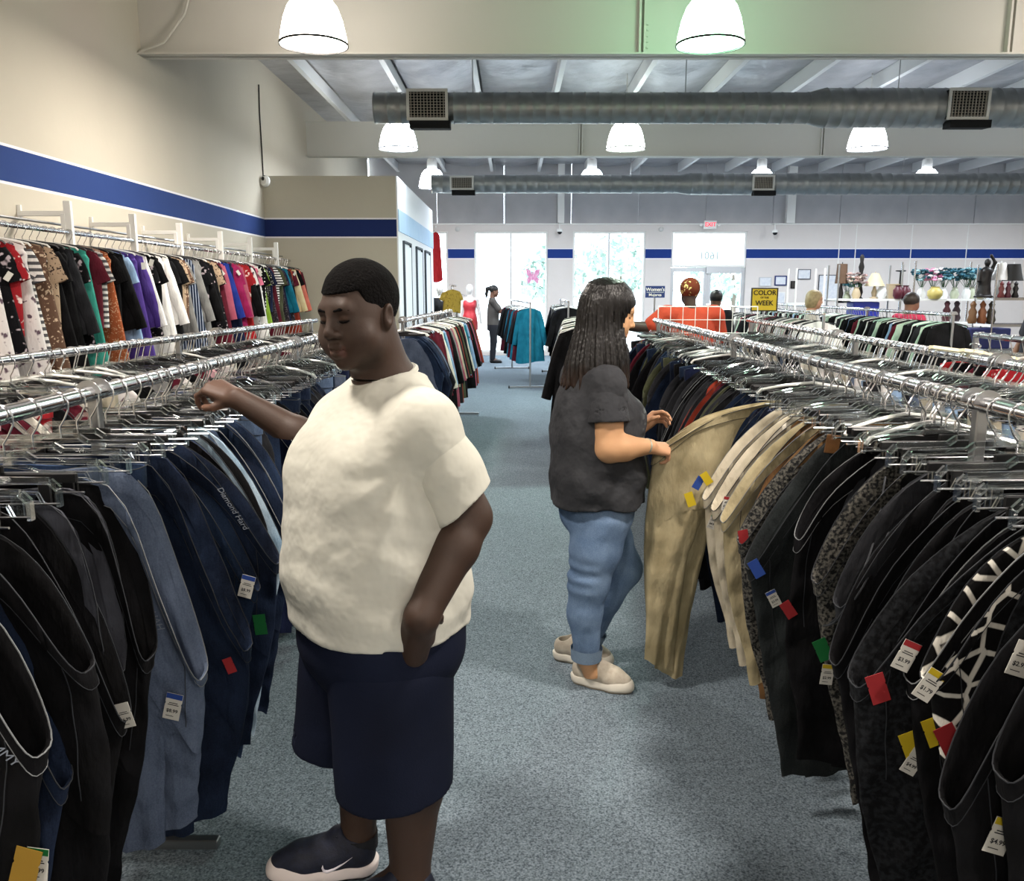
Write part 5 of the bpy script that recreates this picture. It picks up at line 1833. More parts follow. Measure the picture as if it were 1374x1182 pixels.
M_shoe = mat('navy_mesh_shoe', '#0a0e1b', rough=.7, noise=(60, '#121a30', .5), bump=(200, .4, .002))
M_sole = mat('white_foam', '#d9cfcc', rough=.6)
s1, SM = shoe((-.388, 2.118, 0), (-.99, -.10, 0), .305, M_shoe, M_sole, man, laces=M_shoe)
s2, SM2 = shoe((-.20, 1.955, 0), (-.97, -.2, 0), .305, M_shoe, M_sole, man, laces=M_shoe)
# pale tick on the side of the shoe: a curved stroke thick at the bend
tk = [(-.052, .058, .078), (-.0545, .082, .062), (-.056, .108, .048), (-.056, .126, .042), (-.0555, .136, .044), (-.054, .140, .053), (-.053, .139, .060)]
tr = [.0006, .0016, .0032, .0046, .0044, .0026, .0008]
mb = MB()
mb.tube([SM @ Vector(p) for p in [(-x, y_, z_) for x, y_, z_ in tk]], tr, 8)
tkm = mb.mesh(True)
ob('side_mark', tkm, mat('pale_mark', '#c9c4cc', rough=.5), s1)
ob('side_mark', MB().tube([SM @ Vector((x, y_, z_)) for x, y_, z_ in tk], tr, 8).mesh(True), mat('pale_mark', '#c9c4cc', rough=.5), s1)
for a_, nm in ((AN_R, 'sock'), (AN_L, 'sock')):
    ob('sock', MB().tube([a_ + Vector((0, 0, -.03)), a_ + Vector((0, 0, .012))], [.055, .0545], 20, caps=False).mesh(True), mat('sock_dark', '#14161c', rough=.9), man)

# ------------------------------------------------------------------ the woman browsing trousers
WF = Vector((0.955, 0.296, 0)); WR = Vector((0.296, -0.955, 0))      # forward, and her right (towards the camera)
WT = Vector((0.335, 3.29, 0))


def wp(f, r, z): return WT + WF * f + WR * r + Vector((0, 0, z))


hw_ = frame(at(818, 419, 3.30), (0.96, -0.10, -0.26), (.22, 0, 1)) @ Matrix.Scale(.93, 4)
wnk = hw_.inverted() @ wp(-0.02, 0.0, 1.33)
wSR = wp(-.02, .155, 1.268); wSL = wp(-.02, -.155, 1.268)
wER = at(818, 602, 3.09); wWR = at(872, 599, 3.13); wHR = at(893, 603, 3.16)
wEL = at(838, 606, 3.46); wWL = at(858, 575, 3.42); wHL = at(884, 556, 3.42)
kR, aR = at(790, 780, 3.2), at(787, 884, 3.22)
kL, aL_ = at(836, 762, 3.40), at(793, 858, 3.45)
w = Clay()
head_shape(w, hw_, 1.0, lips=1.0, nose=.92, neck=0.052, neck_to=tuple(wnk))
w.cap(wp(-.03, 0, 1.3), wp(-.02, 0, 1.2), .06, .12, k=.04)
w.chain([wSR, wER], [.06, .052], k=.02); w.chain([wER, wER.lerp(wWR, .35), wWR], [.051, .049, .029], k=.02)
w.chain([wSL, wEL], [.06, .046], k=.02); w.chain([wEL, wEL.lerp(wWL, .35), wWL], [.044, .042, .027], k=.02)
w.cap(wp(-.02, 0, 1.2), wp(0, 0, .75), .12, .13, k=.04)
for q_, kk_ in ((.075, kR), (-.075, kL)): w.cap(wp(0, q_, .72), kk_, .09, .05, k=.03)
w.chain([kR, aR, aR + Vector((.02, -.01, -.06))], [.05, .036, .034], k=.02)
w.chain([kL, aL_, aL_ + Vector((.02, -.01, -.06))], [.05, .036, .034], k=.02)


def hand_frame(wr, d, back):
    d = Vector(d).normalized(); x = d.cross(Vector(back)).normalized(); z = x.cross(d)
    M = Matrix((x, d, z)).transposed().to_4x4(); M.translation = wr
    return M


HWR = hand_frame(wWR, wHR - wWR, (0, -.55, 1))
hand_shape(w, HWR, .9, curl=(.75, .8, .85, .85), side=-1, thumb=(.75, .6))
HWL = hand_frame(wWL, wHL - wWL, (-.5, .8, .55))
hand_shape(w, HWL, .92, curl=(.45, .55, .6, .6), side=1, thumb=(.45, .3))


def woman_tone(V):
    out = np.tile(np.array(lin('#b98e68')[:3]), (len(V), 1))
    HM = np.array(hw_.inverted()); L = V @ HM[:3, :3].T + HM[:3, 3]
    lip = near_seg(L, (-.018, .088, -.069), (.018, .088, -.069))
    ww = (np.clip((.013 - lip) / .005, 0, 1) * (L[:, 1] > .07))[:, None] * .8
    out = out * (1 - ww) + np.array(lin('#9c5b50')[:3]) * ww
    for q in (-1, 1):
        ey = near_seg(L, (q * .019, .0885, -.003), (q * .046, .0835, -.001))
        ww = np.clip((.004 - ey) / .0018, 0, 1)[:, None] * .9
        out = out * (1 - ww) + np.array(lin('#1a100c')[:3]) * ww
        ey = near_seg(L, (q * .014, .095, .022), (q * .046, .085, .026))
        ww = np.clip((.0055 - ey) / .002, 0, 1)[:, None] * .9
        out = out * (1 - ww) + np.array(lin('#241812')[:3]) * ww
    for Hm_ in (HWR, HWL):
        Hm = np.array(Hm_.inverted()); q = V @ Hm[:3, :3].T + Hm[:3, 3]
        ww = (np.clip(1.1 - np.linalg.norm(q - np.array([0, .09, -.02]), axis=1) / .11, 0, 1) * .5)[:, None]
        out = out * (1 - ww) + np.array(lin('#c08d78')[:3]) * ww
    return np.concatenate([out, np.ones((len(V), 1))], 1)


wc = np.array(hw_.translation)
parts = [w.nets(wc - [.15, .15, .16], wc + [.15, .15, .15], .0042)]
lo = np.minimum(np.array(wER), np.array(wEL)); 
parts.append(w.nets((.20, 2.98, .90), (.80, 3.62, 1.36), .0048))
parts.append(w.nets((.10, 3.0, .05), (.65, 3.6, .905), .008))

wo = ob('person', clay_mesh(parts, woman_tone), M_skin, label='long-haired person in a charcoal tee and blue jeans browsing trousers', cat='person')

# straight long hair falling past the shoulders
wh = Clay(); wh.M = hw_
wh.ell((0, -0.018, 0.040), (0.087, 0.108, 0.094), k=.005)
wh.M = Matrix.Identity(4)


def hk(px0, px1, py, side_, yc=3.29):
    a, b = at(px0, py, yc), at(px1, py, yc)
    z = (a.z + b.z) / 2
    return (z, (a.x + b.x) / 2, yc, abs(b.x - a.x) / 2, side_)


wh.loft([hk(754, 842, 516, .135), hk(758, 843, 490, .145), hk(765, 842, 465, .13), hk(772, 838, 440, .108), hk(777, 836, 415, .097), hk(784, 836, 400, .088), hk(795, 830, 385, .06)], (1, 0), k=.045, p=2.2)
wh.M = hw_
wh.ell((0, 0.128, -0.04), (0.06, 0.08, 0.095), k=.012, sub=True)
wh.M = Matrix.Identity(4)


def strands(X, Y, Z):
    an = np.arctan2(Y - 3.29, X - .37)
    return .0035 * np.sin(46 * an + 3 * np.sin(9 * Z)) * np.clip((1.62 - Z) / .1, 0, 1) + .003 * np.sin(17 * an + 4 * Z) * np.clip((1.6 - Z) / .15, 0, 1) \
        + .010 * np.sin(31 * an) * np.clip((1.31 - Z) / .08, 0, 1)


V, Q = wh.nets((.10, 3.05, 1.18), (.62, 3.55, 1.70), .0052, strands)
hm = mat('long_hair', '#17110e', rough=.4, spec=.35)
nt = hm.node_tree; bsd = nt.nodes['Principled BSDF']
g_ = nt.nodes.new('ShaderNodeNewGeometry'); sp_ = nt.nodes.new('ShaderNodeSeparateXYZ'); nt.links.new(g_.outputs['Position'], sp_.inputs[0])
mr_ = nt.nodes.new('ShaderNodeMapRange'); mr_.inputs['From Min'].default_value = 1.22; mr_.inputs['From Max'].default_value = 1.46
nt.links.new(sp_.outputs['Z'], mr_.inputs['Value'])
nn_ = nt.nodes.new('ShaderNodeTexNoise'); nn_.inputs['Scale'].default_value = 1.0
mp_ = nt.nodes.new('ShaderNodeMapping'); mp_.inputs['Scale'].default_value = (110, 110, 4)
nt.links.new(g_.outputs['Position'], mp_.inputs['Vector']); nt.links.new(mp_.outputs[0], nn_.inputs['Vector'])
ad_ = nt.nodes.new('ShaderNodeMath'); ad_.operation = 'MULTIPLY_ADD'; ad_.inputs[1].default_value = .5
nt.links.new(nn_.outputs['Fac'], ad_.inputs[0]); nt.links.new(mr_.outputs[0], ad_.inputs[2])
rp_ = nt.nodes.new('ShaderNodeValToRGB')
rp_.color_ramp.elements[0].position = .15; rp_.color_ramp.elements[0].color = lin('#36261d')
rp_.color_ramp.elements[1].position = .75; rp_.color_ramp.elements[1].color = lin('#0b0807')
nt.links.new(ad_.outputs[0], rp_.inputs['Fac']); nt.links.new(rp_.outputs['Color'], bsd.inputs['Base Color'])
bp_ = nt.nodes.new('ShaderNodeBump'); bp_.inputs['Strength'].default_value = .8; bp_.inputs['Distance'].default_value = .006
nt.links.new(nn_.outputs['Fac'], bp_.inputs['Height']); nt.links.new(bp_.outputs['Normal'], bsd.inputs['Normal'])
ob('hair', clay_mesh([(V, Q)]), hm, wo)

# charcoal tee
ws = Clay()


def wkey(z, f, r, rf, rs):
    p = wp(f, r, z); return (z, p.x, p.y, rf, rs)


ws.loft([wkey(.775, .01, 0, .185, .205), wkey(.85, .01, 0, .187, .205), wkey(.95, .005, 0, .185, .2), wkey(1.05, .0, 0, .18, .195), wkey(1.15, -.005, 0, .165, .185), wkey(1.22, -.015, 0, .14, .17), wkey(1.28, -.025, 0, .1, .12), wkey(1.325, -.03, 0, .07, .07)], (WF.x, WF.y), k=.03, p=2.2)
ws.cap(wp(.09, .06, 1.1), wp(.08, -.06, 1.1), .085, k=.05)
for S_, E_, m_ in ((wSR, wER, .62), (wSL, wEL, .6)):
    ws.chain([wp(-.03, 0, 1.3), S_, S_.lerp(E_, .25)], [.058, .058, .056], k=.06)
sls = []
for S_, E_, m_ in ((wSR, wER, .60), (wSL, wEL, .6)):
    sv = Clay(); b_ = S_.lerp(E_, m_); ax = (E_ - S_).normalized()
    sv.chain([S_, S_.lerp(E_, .9)], [.060, .09], k=.02)
    sv.cut(b_, ax); sv.cap(b_ - ax * .03, b_ + ax * .1, .068, .085, k=.004, sub=True)
    sls.append(sv.nets(np.array(S_) - [.13, .13, .3], np.array(S_) + [.16, .16, .1], .0055, folds(33, .004, 20, 50, 6)))
fw_ = folds(31, .014, 16, 46, 9)
V, Q = ws.nets((.05, 3.0, .74), (.64, 3.6, 1.36), .0068, lambda X, Y, Z: fw_(X, Y, Z) + .006 * np.sin(30 * Z + 3 * np.sin(8 * X + 5 * Y)) * np.clip((1.12 - Z) / .2, 0, 1) * np.clip((Z - .78) / .05, 0, 1))
wtee = ob('tee_shirt', clay_mesh([(V, Q)] + sls), mat('charcoal_tee', '#2c2d30', rough=.9, spec=.15, noise=(7, '#3b3c3f', .5), bump=(10, .6, .035)), wo)
# pale worn print on the chest
tm_ = MATS['charcoal_tee']; nt = tm_.node_tree; bsd = nt.nodes['Principled BSDF']
lk_ = bsd.inputs['Base Color'].links[0].from_socket
g_ = nt.nodes.new('ShaderNodeNewGeometry'); dv_ = nt.nodes.new('ShaderNodeVectorMath'); dv_.operation = 'DISTANCE'
dv_.inputs[1].default_value = tuple(wp(.17, .03, 1.10)); nt.links.new(g_.outputs['Position'], dv_.inputs[0])
mr_ = nt.nodes.new('ShaderNodeMapRange'); mr_.inputs['From Min'].default_value = .05; mr_.inputs['From Max'].default_value = .13; mr_.inputs['To Min'].default_value = .8; mr_.inputs['To Max'].default_value = 0
nt.links.new(dv_.outputs['Value'], mr_.inputs['Value'])
nn_ = nt.nodes.new('ShaderNodeTexNoise'); nn_.inputs['Scale'].default_value = 26; nt.links.new(g_.outputs['Position'], nn_.inputs['Vector'])
st_ = nt.nodes.new('ShaderNodeMath'); st_.operation = 'GREATER_THAN'; st_.inputs[1].default_value = .5; nt.links.new(nn_.outputs['Fac'], st_.inputs[0])
mu_ = nt.nodes.new('ShaderNodeMath'); mu_.operation = 'MULTIPLY'; nt.links.new(st_.outputs[0], mu_.inputs[0]); nt.links.new(mr_.outputs[0], mu_.inputs[1])
mx_ = nt.nodes.new('ShaderNodeMix'); mx_.data_type = 'RGBA'; nt.links.new(mu_.outputs[0], mx_.inputs['Factor']); nt.links.new(lk_, mx_.inputs[6]); mx_.inputs[7].default_value = lin('#8d9696')
nt.links.new(mx_.outputs[2], bsd.inputs['Base Color'])

# jeans
wj = Clay()
pel = wp(0, 0, .78)
wj.ell(wp(.01, 0, .74), (.155, .155, .13), rot=Matrix.Rotation(math.atan2(WF.y, WF.x), 3, 'Z'), k=.03)
hR, hL = wp(.0, .075, .72), wp(.02, -.075, .72)
cR, cL = at(787, 872, 3.21), at(794, 848, 3.44)
wj.chain([hR, kR.lerp(hR, .5), kR, kR.lerp(cR, .45) + Vector((-.012, 0, 0)), cR], [.115, .100, .080, .068, .053], k=.03)
wj.chain([hL, kL.lerp(hL, .5), kL, kL.lerp(cL, .45) + Vector((-.012, 0, 0)), cL], [.115, .10, .078, .066, .053], k=.03)
fj = folds(41, .003, 20, 50, 7)


def jd(X, Y, Z):
    kn = np.exp(-((Z - .50) / .07) ** 2)
    return fj(X, Y, Z) + .0045 * np.sin(120 * Z + 10 * X) * kn * np.clip((.36 - X) / .1, 0, 1)


V, Q = wj.nets((.08, 2.98, .08), (.66, 3.62, .9), .0068, jd)
mj = fabric('woman_denim', '#3f5676', '#7d94b0', kind='denim', wrinkle=.3)
jeans = ob('jeans', clay_mesh([(V, Q)]), mj, wo)
for cc, kk in ((cR, kR), (cL, kL)):
    dd = (cc - kk).normalized()
    ob('cuff', MB().tube([cc - dd * .012, cc + dd * .036], [.0655, .063], 24, caps=False).tube([cc + dd * .036, cc - dd * .012], [.059, .058], 24, caps=False).mesh(True), fabric('cuff_denim', '#5d7086', '#8396a8', kind='denim', wrinkle=.2), jeans)
M_moc = mat('beige_canvas_shoe', '#9c9384', rough=.85, noise=(40, '#b5ad9e', .5), bump=(150, .3, .002))
M_mocs = mat('pale_shoe_sole', '#cfcabd', rough=.7)
shoe((.262, 3.285, 0), (.89, -.45, 0), .262, M_moc, M_mocs, wo, w=.048, collar=.085, laces=mat('pale_lace', '#c9c3b4', rough=.8), dark_out=mat('tan_outsole', '#8d8474', rough=.8))
shoe((.195, 3.50, 0), (.95, -.30, 0), .262, M_moc, M_mocs, wo, w=.048, collar=.085, laces=mat('pale_lace', '#c9c3b4', rough=.8), dark_out=mat('tan_outsole', '#8d8474', rough=.8))


def cuffring(M, y, r, rr_, m, name):
    pts = []
    for k_ in range(25):
        a = 2 * PI * k_ / 24
        pts.append(M @ Vector((r * math.cos(a), y, r * .85 * math.sin(a))))
    return ob(name, MB().tube(pts, rr_, 8, caps=False).mesh(True), m, wo)


cuffring(HWL, -.02, .0315, .009, M_black, 'wrist_band')
cuffring(HWL, -.045, .0335, .003, mat('pink_cord', '#c98d90', rough=.7), 'bracelet')
cuffring(HWR, -.012, .031, .0028, mat('beaded_bracelet', '#9aa39a', rough=.3, metal=.6), 'bracelet')


# ------------------------------------------------------------------ people farther off
def small_person(loc, yaw, h, label, skin, shirt, legs, hair, armp=None, arml=None, build=1.0, hairstyle='short', head_yaw=0.0, bend=0.0, reach=.42):
    """a full standing figure; yaw turns it about z, 0 looks along +x"""
    S = h / 1.70
    M = Matrix.Translation(Vector(loc)) @ Matrix.Rotation(yaw, 4, 'Z') @ Matrix.Scale(S, 4)

    def P(f, l, z): return M @ Vector((f, l, z))
    hM = frame(P(.03 + bend, 0, 1.575), M.to_3x3() @ Vector((math.cos(head_yaw), math.sin(head_yaw), -.15))) @ Matrix.Scale(.95 * S, 4)
    nkk = hM.inverted() @ P(bend * .7 - .02, 0, 1.4)
    b = Clay()
    head_shape(b, hM, 1.0, neck=.054, neck_to=tuple(nkk))
    sR, sL = P(bend * .7 - .01, -.17 * build, 1.36), P(bend * .7 - .01, .17 * build, 1.36)
    armp = armp or ((.06, -.22, 1.08), (.16, -.2, .86)); arml = arml or ((.06, .22, 1.08), (.16, .2, .86))
    bw = S * build
    for s_, (e_, w_) in ((sR, armp), (sL, arml)):
        e_, w_ = P(*e_), P(*w_)
        b.chain([s_, e_, w_], [.055 * bw, .045 * bw, .03 * bw], k=.02)
        d_ = (w_ - e_).normalized()
        hand_shape(b, hand_frame(w_, d_, (0, .3, 1)), .95 * S, curl=(.4, .45, .5, .55), side=1)
    for q in (-1, 1):
        b.chain([P(0, q * .09, .5), P(-.02, q * .09, .08), P(.12, q * .1, .035)], [.055 * bw, .04 * bw, .035 * bw], k=.03)
    o_ = np.array(Vector(loc)); 
    lo, hi = o_ - [reach, reach, .0], o_ + [reach, reach, h + .08]
    tone = np.array(lin(skin))
    body = ob('person', clay_mesh([b.nets(lo, hi, .0105)], lambda V: np.tile(tone, (len(V), 1))), M_skin, label=label, cat='person')
    t = Clay()
    fx = (math.cos(yaw), math.sin(yaw))

    def K(f, z, rf, rs):
        p = P(f, 0, z); return (p.z, p.x, p.y, rf * bw, rs * bw)
    t.loft([K(0, .84, .14, .185), K(0, 1.0, .135, .175), K(bend * .4 + .01, 1.2, .135, .175), K(bend * .6, 1.33, .105, .155), K(bend * .7 - .02, 1.43, .062, .075)], fx, k=.03)
    for s_, (e_, w_) in ((sR, armp), (sL, arml)):
        t.chain([P(bend * .7, 0, 1.38), s_, s_.lerp(P(*e_), .75)], [.05 * bw, .07 * bw, .07 * bw], k=.03)
    ob('shirt', clay_mesh([t.nets(lo, hi, .011, folds(int(h * 1000), .004, 18, 45, 6))]), shirt, body)
    l_ = Clay()
    l_.loft([K(0, .72, .13, .17), K(0, .82, .135, .175), K(0, .9, .12, .16)], fx, k=.03)
    for q in (-1, 1):
        l_.chain([P(0, q * .085, .8), P(.01, q * .09, .48), P(-.02, q * .09, .1)], [.1 * bw, .075 * bw, .06 * bw], k=.03)
    ob('trousers', clay_mesh([l_.nets(lo, hi, .012)]), legs, body)
    for q in (-1, 1):
        f_ = Clay(); f_.chain([P(-.04, q * .09, .045), P(.06, q * .095, .04), P(.16, q * .1, .03)], [.045 * S, .045 * S, .035 * S], k=.02)
        ob('shoe', clay_mesh([f_.nets(np.array(P(0, q * .09, 0)) - [.28, .28, 0], np.array(P(0, q * .09, 0)) + [.28, .28, .12], .009)]), M_black, body)
    hr = Clay(); hr.M = hM
    hr.ell((0, -.02, .042), (.085, .105, .094), k=.005)
    if hairstyle == 'pony':
        hr.chain([(0, -.11, .07), (0, -.17, .03), (0, -.17, -.1), (0, -.15, -.2)], [.03, .035, .03, .012], k=.02)
    if hairstyle == 'bob':
        hr.ell((0, -.05, -.02), (.098, .08, .12), k=.03); hr.ell((0, .0, -.02), (.098, .06, .1), k=.03)
    if hairstyle == 'wrap':
        hr.ell((0, -.02, .06), (.098, .115, .10), k=.02); hr.cap((-.02, .06, .10), (.03, .07, .12), .035, k=.03)
    hr.ell((0, .128, -.02), (.072, .09, .085), k=.006, sub=True)
    if hairstyle != 'bob': hr.cut((0, -.03, -.03), (0, .35, -.94), k=.006)
    if hairstyle == 'pony':
        hr.chain([(0, -.11, .07), (0, -.17, .03), (0, -.17, -.1), (0, -.15, -.2)], [.03, .035, .03, .012], k=.02)
    hc_ = np.array(hM.translation)
    ob('hair' if hairstyle != 'wrap' else 'head_wrap', clay_mesh([hr.nets(hc_ - [.3, .3, .26], hc_ + [.3, .3, .2], .008)]), hair, body)
    return body


dk = mat('dark_cloth', '#1d1e24', rough=.9, bump=(20, .3, .01))
small_person((-.42, 18.7, 0), 0.05, 1.70, 'ponytailed person in a grey top browsing before the bright window', '#6d4c3c', mat('taupe_cloth', '#4c4845', rough=.9, bump=(20, .3, .01)), dk, mat('black_hair', '#0f0d0d', rough=.5),
             armp=((.16, -.19, 1.14), (.38, -.12, 1.17)), arml=((.16, .19, 1.14), (.38, .12, 1.15)), hairstyle='pony', reach=.62)
orange = small_person((1.76, 8.35, 0), 1.75, 1.70, 'person in an orange shirt and patterned head wrap seen from behind', '#33231c', mat('orange_cloth', '#a23519', rough=.85, noise=(6, '#942e15', .5), bump=(14, .5, .02)), dk,
             fabric('wrap_print', '#5e2c1c', '#c9b878', kind='floral', scale=1.3), build=1.45, hairstyle='wrap', head_yaw=-.2,
             armp=((.05, -.33, 1.1), (.2, -.3, .9)), arml=((.02, .40, 1.24), (.06, .66, 1.27)), reach=.9)
small_person((2.75, 11.4, 0), 1.4, 1.60, 'dark-haired person half hidden beyond the orange shirt', '#5a4032', dk, dk, mat('black_hair', '#0f0d0d', rough=.5), hairstyle='short')
small_person((3.98, 11.2, 0), -.35, 1.60, 'blonde person in a pale top standing behind the rails', '#b78a70', mat('pale_cloth', '#b9b6ad', rough=.9), dk, mat('blonde_hair', '#a3926c', rough=.5, noise=(30, '#7d6d4d', .6)), hairstyle='bob')
small_person((4.85, 10.3, 0), .5, 1.57, 'dark-haired person in a bright pink shirt by the shelving', '#7d5846', mat('pink_cloth', '#c4395a', rough=.9, bump=(20, .3, .01)), dk, mat('brown_hair', '#2a201b', rough=.5), hairstyle='short')
small_person((6.35, 10.2, 0), 2.9, 1.62, 'person in a black jacket beside the shelf of figurines', '#8d6a55', dk, dk, mat('dark_brown_hair', '#3a2c20', rough=.5), hairstyle='bob', build=1.1)

# ------------------------------------------------------------------ tags, patches and drawstrings on the trousers in front
def atx(px, py, x):
    u = (px - 687) / FPX; v = (591 - py) / FPX
    c_, s_ = math.cos(PITCH), math.sin(PITCH)
    t = x / u
    return Vector((x, t * (c_ + v * s_), CAMZ + t * (-s_ + v * c_)))


bpy.context.view_layer.update()


def on_cloth(px, py, x, lift=.006):
    """the point of the hanging garment met along this direction, a little off its surface, and the garment"""
    d = (atx(px, py, x) - Vector((0, 0, CAMZ))).normalized()
    org = Vector((0, 0, CAMZ)) + d * 1.0
    dg = bpy.context.evaluated_depsgraph_get()
    for _ in range(8):
        hit, loc, nor, _i, o, _m = sc.ray_cast(dg, org, d)
        if not hit: break
        root = o
        while root.parent: root = root.parent
        if root.name.startswith('trousers') and o.name.startswith(('trousers', 'waistband', 'pocket')):
            return loc - d * lift, root
        org = loc + d * .002
    return None, None


def owner(lst, y):
    return min(lst, key=lambda o: abs(o.location.y - y))


def tag_at(lst, px, py, x, roll, **kw):
    p, o = on_cloth(px, py, x, .03)
    if o is None or (px > 687) != (o.location.x > 0):
        p = atx(px, py, x)
        o = owner(lst, p.y + .04)
    kw['s'] = kw.get('s', 1.0) * (.72 if 687 < px < 1060 else .86)
    return put_tag(o, p, roll, **kw)


for px, py, x, roll, kw in (
        (937, 648, .60, .5, dict(color='blue')), (948, 642, .61, -.6, dict(color='yellow')), (926, 670, .55, -.35, dict(color='yellow', s=1.1)),
        (957, 700, .58, .35, dict(price='$4.99', band='green', s=1.1)), (975, 676, .62, .2, dict(price='$5.99', band='red')), (998, 722, .62, -.2, dict(color='red', s=1.05)),
        (1015, 763, .64, -.55, dict(color='blue', s=1.05)), (1038, 803, .66, -.5, dict(price='$3.99', band='blue')), (1058, 818, .67, -.6, dict(color='red')),
        (1104, 872, .66, -.45, dict(color='green', s=1.0)), (1110, 905, .66, .1, dict(price='$2.99', band='yellow', s=.9)), (1178, 924, .72, -.35, dict(color='red', s=1.0)),
        (1216, 880, .74, .42, dict(price='$3.99', band='red')), (1247, 919, .75, .55, dict(price='$1.79', band='yellow')), (1226, 1022, .70, .5, dict(price='$4.99', s=.9)),
        (1223, 1001, .69, -.4, dict(color='yellow', s=1.0)), (1253, 982, .72, -.4, dict(color='yellow', s=.95)), (1274, 994, .72, -.5, dict(color='red', s=1.05)),
        (1371, 884, .86, .3, dict(price='$2.99')), (1342, 1122, .70, .3, dict(price='$4.99', band='yellow', s=1.05))):
    tag_at(RP, px, py, x, roll, **kw)
for px, py, x, roll, kw in ((331, 787, -.66, .28, dict(price='$8.99', band='blue', s=1.05)), (232, 948, -.74, .25, dict(price='$8.99', band='blue', s=1.1)), (167, 960, -.82, -.25, dict(price='$6.99', s=.9)),
                            (349, 838, -.66, -.1, dict(color='green', s=1.0)), (308, 893, -.66, -.35, dict(color='red', s=.7)), (34, 1165, -.80, .3, dict(color='ochre', s=1.2)), (50, 1160, -.79, .15, dict(price='$5.99', band='green', s=1.0))):
    tag_at(LP, px, py, x, roll, **kw)


def stick(lst, name, me, m, px, py, x, roll, yaw=0.0, pitch=PI / 2):
    p, o = on_cloth(px, py, x, .008)
    if o is None:
        p = atx(px, py, x)
        o = owner(lst, p.y + .04)
    b = ob(name, me, m, loc=p)
    b.rotation_euler = Euler((pitch, roll, yaw), 'XYZ') if pitch else Euler((0, roll, yaw), 'YXZ')
    bpy.context.view_layer.update()
    b.parent = o; b.matrix_parent_inverse = o.matrix_world.inverted()
    return b


M_thread = mat('silver_thread', '#7d8490', rough=.6)


def letter(lst, txt, size, px, py, x, roll):
    me = text_mesh(txt, size, .0003, shear=.25)
    # stand the text up, then roll it in the picture plane of the aisle
    me.transform(Matrix.Rotation(PI / 2, 4, 'X'))
    return stick(lst, 'lettering', me, M_thread, px, py, x, roll, pitch=0)


letter(LP, 'Diamond Hard', .023, 312, 682, -.72, 1.05)
letter(LP, 'HAH', .024, 209, 832, -.80, 1.15)
letter(LP, 'MMY', .024, 6, 1012, -.86, .75)
patch = MB().box((0, 0, 0), (.042, .003, .055)).mesh(bevel=.002)
stick(RP, 'leather_patch', patch, mat('leather_patch', '#5a3a1c', rough=.55, noise=(30, '#6f4b26', .5), bump=(60, .4, .003)), 1117, 596, .905, .12, pitch=0)
for (pts) in (((1188, 640, .98), (1170, 735, .86), (1128, 825, .75), (1105, 840, .72)), ((1212, 655, .98), (1190, 720, .88), (1150, 800, .78), (1112, 838, .725))):
    P_ = [on_cloth(a, b, c_, .006)[0] or atx(a, b, c_ - .015) for a, b, c_ in pts]
    o_ = owner(RP, 1.95)
    ds = ob('drawstring', MB().tube([catmull([tuple(p) for p in P_], t / 16) for t in range(17)], .0025, 6).mesh(True), M_stitchd)
    ds.parent = o_; ds.matrix_parent_inverse = o_.matrix_world.inverted()

# a cream hanger lying across the crowded rail
h = copy_tree(next(o for o in C.objects if o.name.startswith('clip_hanger') and o.parent is None))
setm = RB.p(3.25) + Vector((-.02, 0, .055))
for c_ in list(h.children_recursive):
    if c_.name.startswith(('clip', 'rod')): bpy.data.objects.remove(c_)
h.location = setm; h.rotation_euler = (1.25, .12, -.5)
h.material_slots[0].link = 'OBJECT'; h.material_slots[0].material = M_creampl
h.scale = (.75, 1.6, 1.1)
h['label'] = 'cream plastic hanger lying on top of the crowded rail'; h['category'] = 'hanger'; h['group'] = 'hangers left on the rails'

# short rack with red trousers near the frame's edge
R5 = Rail((2.86, 4.55), (2.90, 5.25), 1.34)
rack('clothes_rack', 'short chrome rail with red print trousers', R5.a, R5.b, (0.0, 1.0), feet=.4)
fill_pants(R5, [(4.6, 'flat', 'flred', 0, 'white'), (4.68, 'flat2', 'red', .1, 'clear'), (4.8, 'flat', 'black'), (4.92, 'sit', 'burgundy'), (5.05, 'flat', 'black'), (5.18, 'flat2', 'red')], -1, 'with red print trousers', None, detail_y=0, seed=31)
fp = next(o for o in C.objects if o.get('label', '').startswith('red and white floral print trousers, first'))
put_tag(fp, Vector((2.80, 4.53, 1.10)), .6, price='$5.99', s=1.1)

# wire grid at the end of the woman's rack
gw = ob('wire_grid', None, loc=(1.32, 7.62, 0), label='white wire grid panel standing before the orange shirt', cat='grid panel')
mb = MB()
for i in range(9):
    mb.tube([(i * .112, 0, .06), (i * .112, 0, 1.47)], .0045 if i in (0, 8) else .003, 6)
for i in range(12):
    mb.tube([(0, .005, 1.465 - i * .118), (.896, .005, 1.465 - i * .118)], .0045 if i == 0 else .003, 6)
ob('mesh_wires', mb.mesh(True), M_white, gw, kind='stuff')
for xx in (.02, .876):
    ob('foot', MB().bar((xx, -.2, .02), (xx, .2, .02), .03, .03).mesh(bevel=.003, seg=1), M_white, gw)


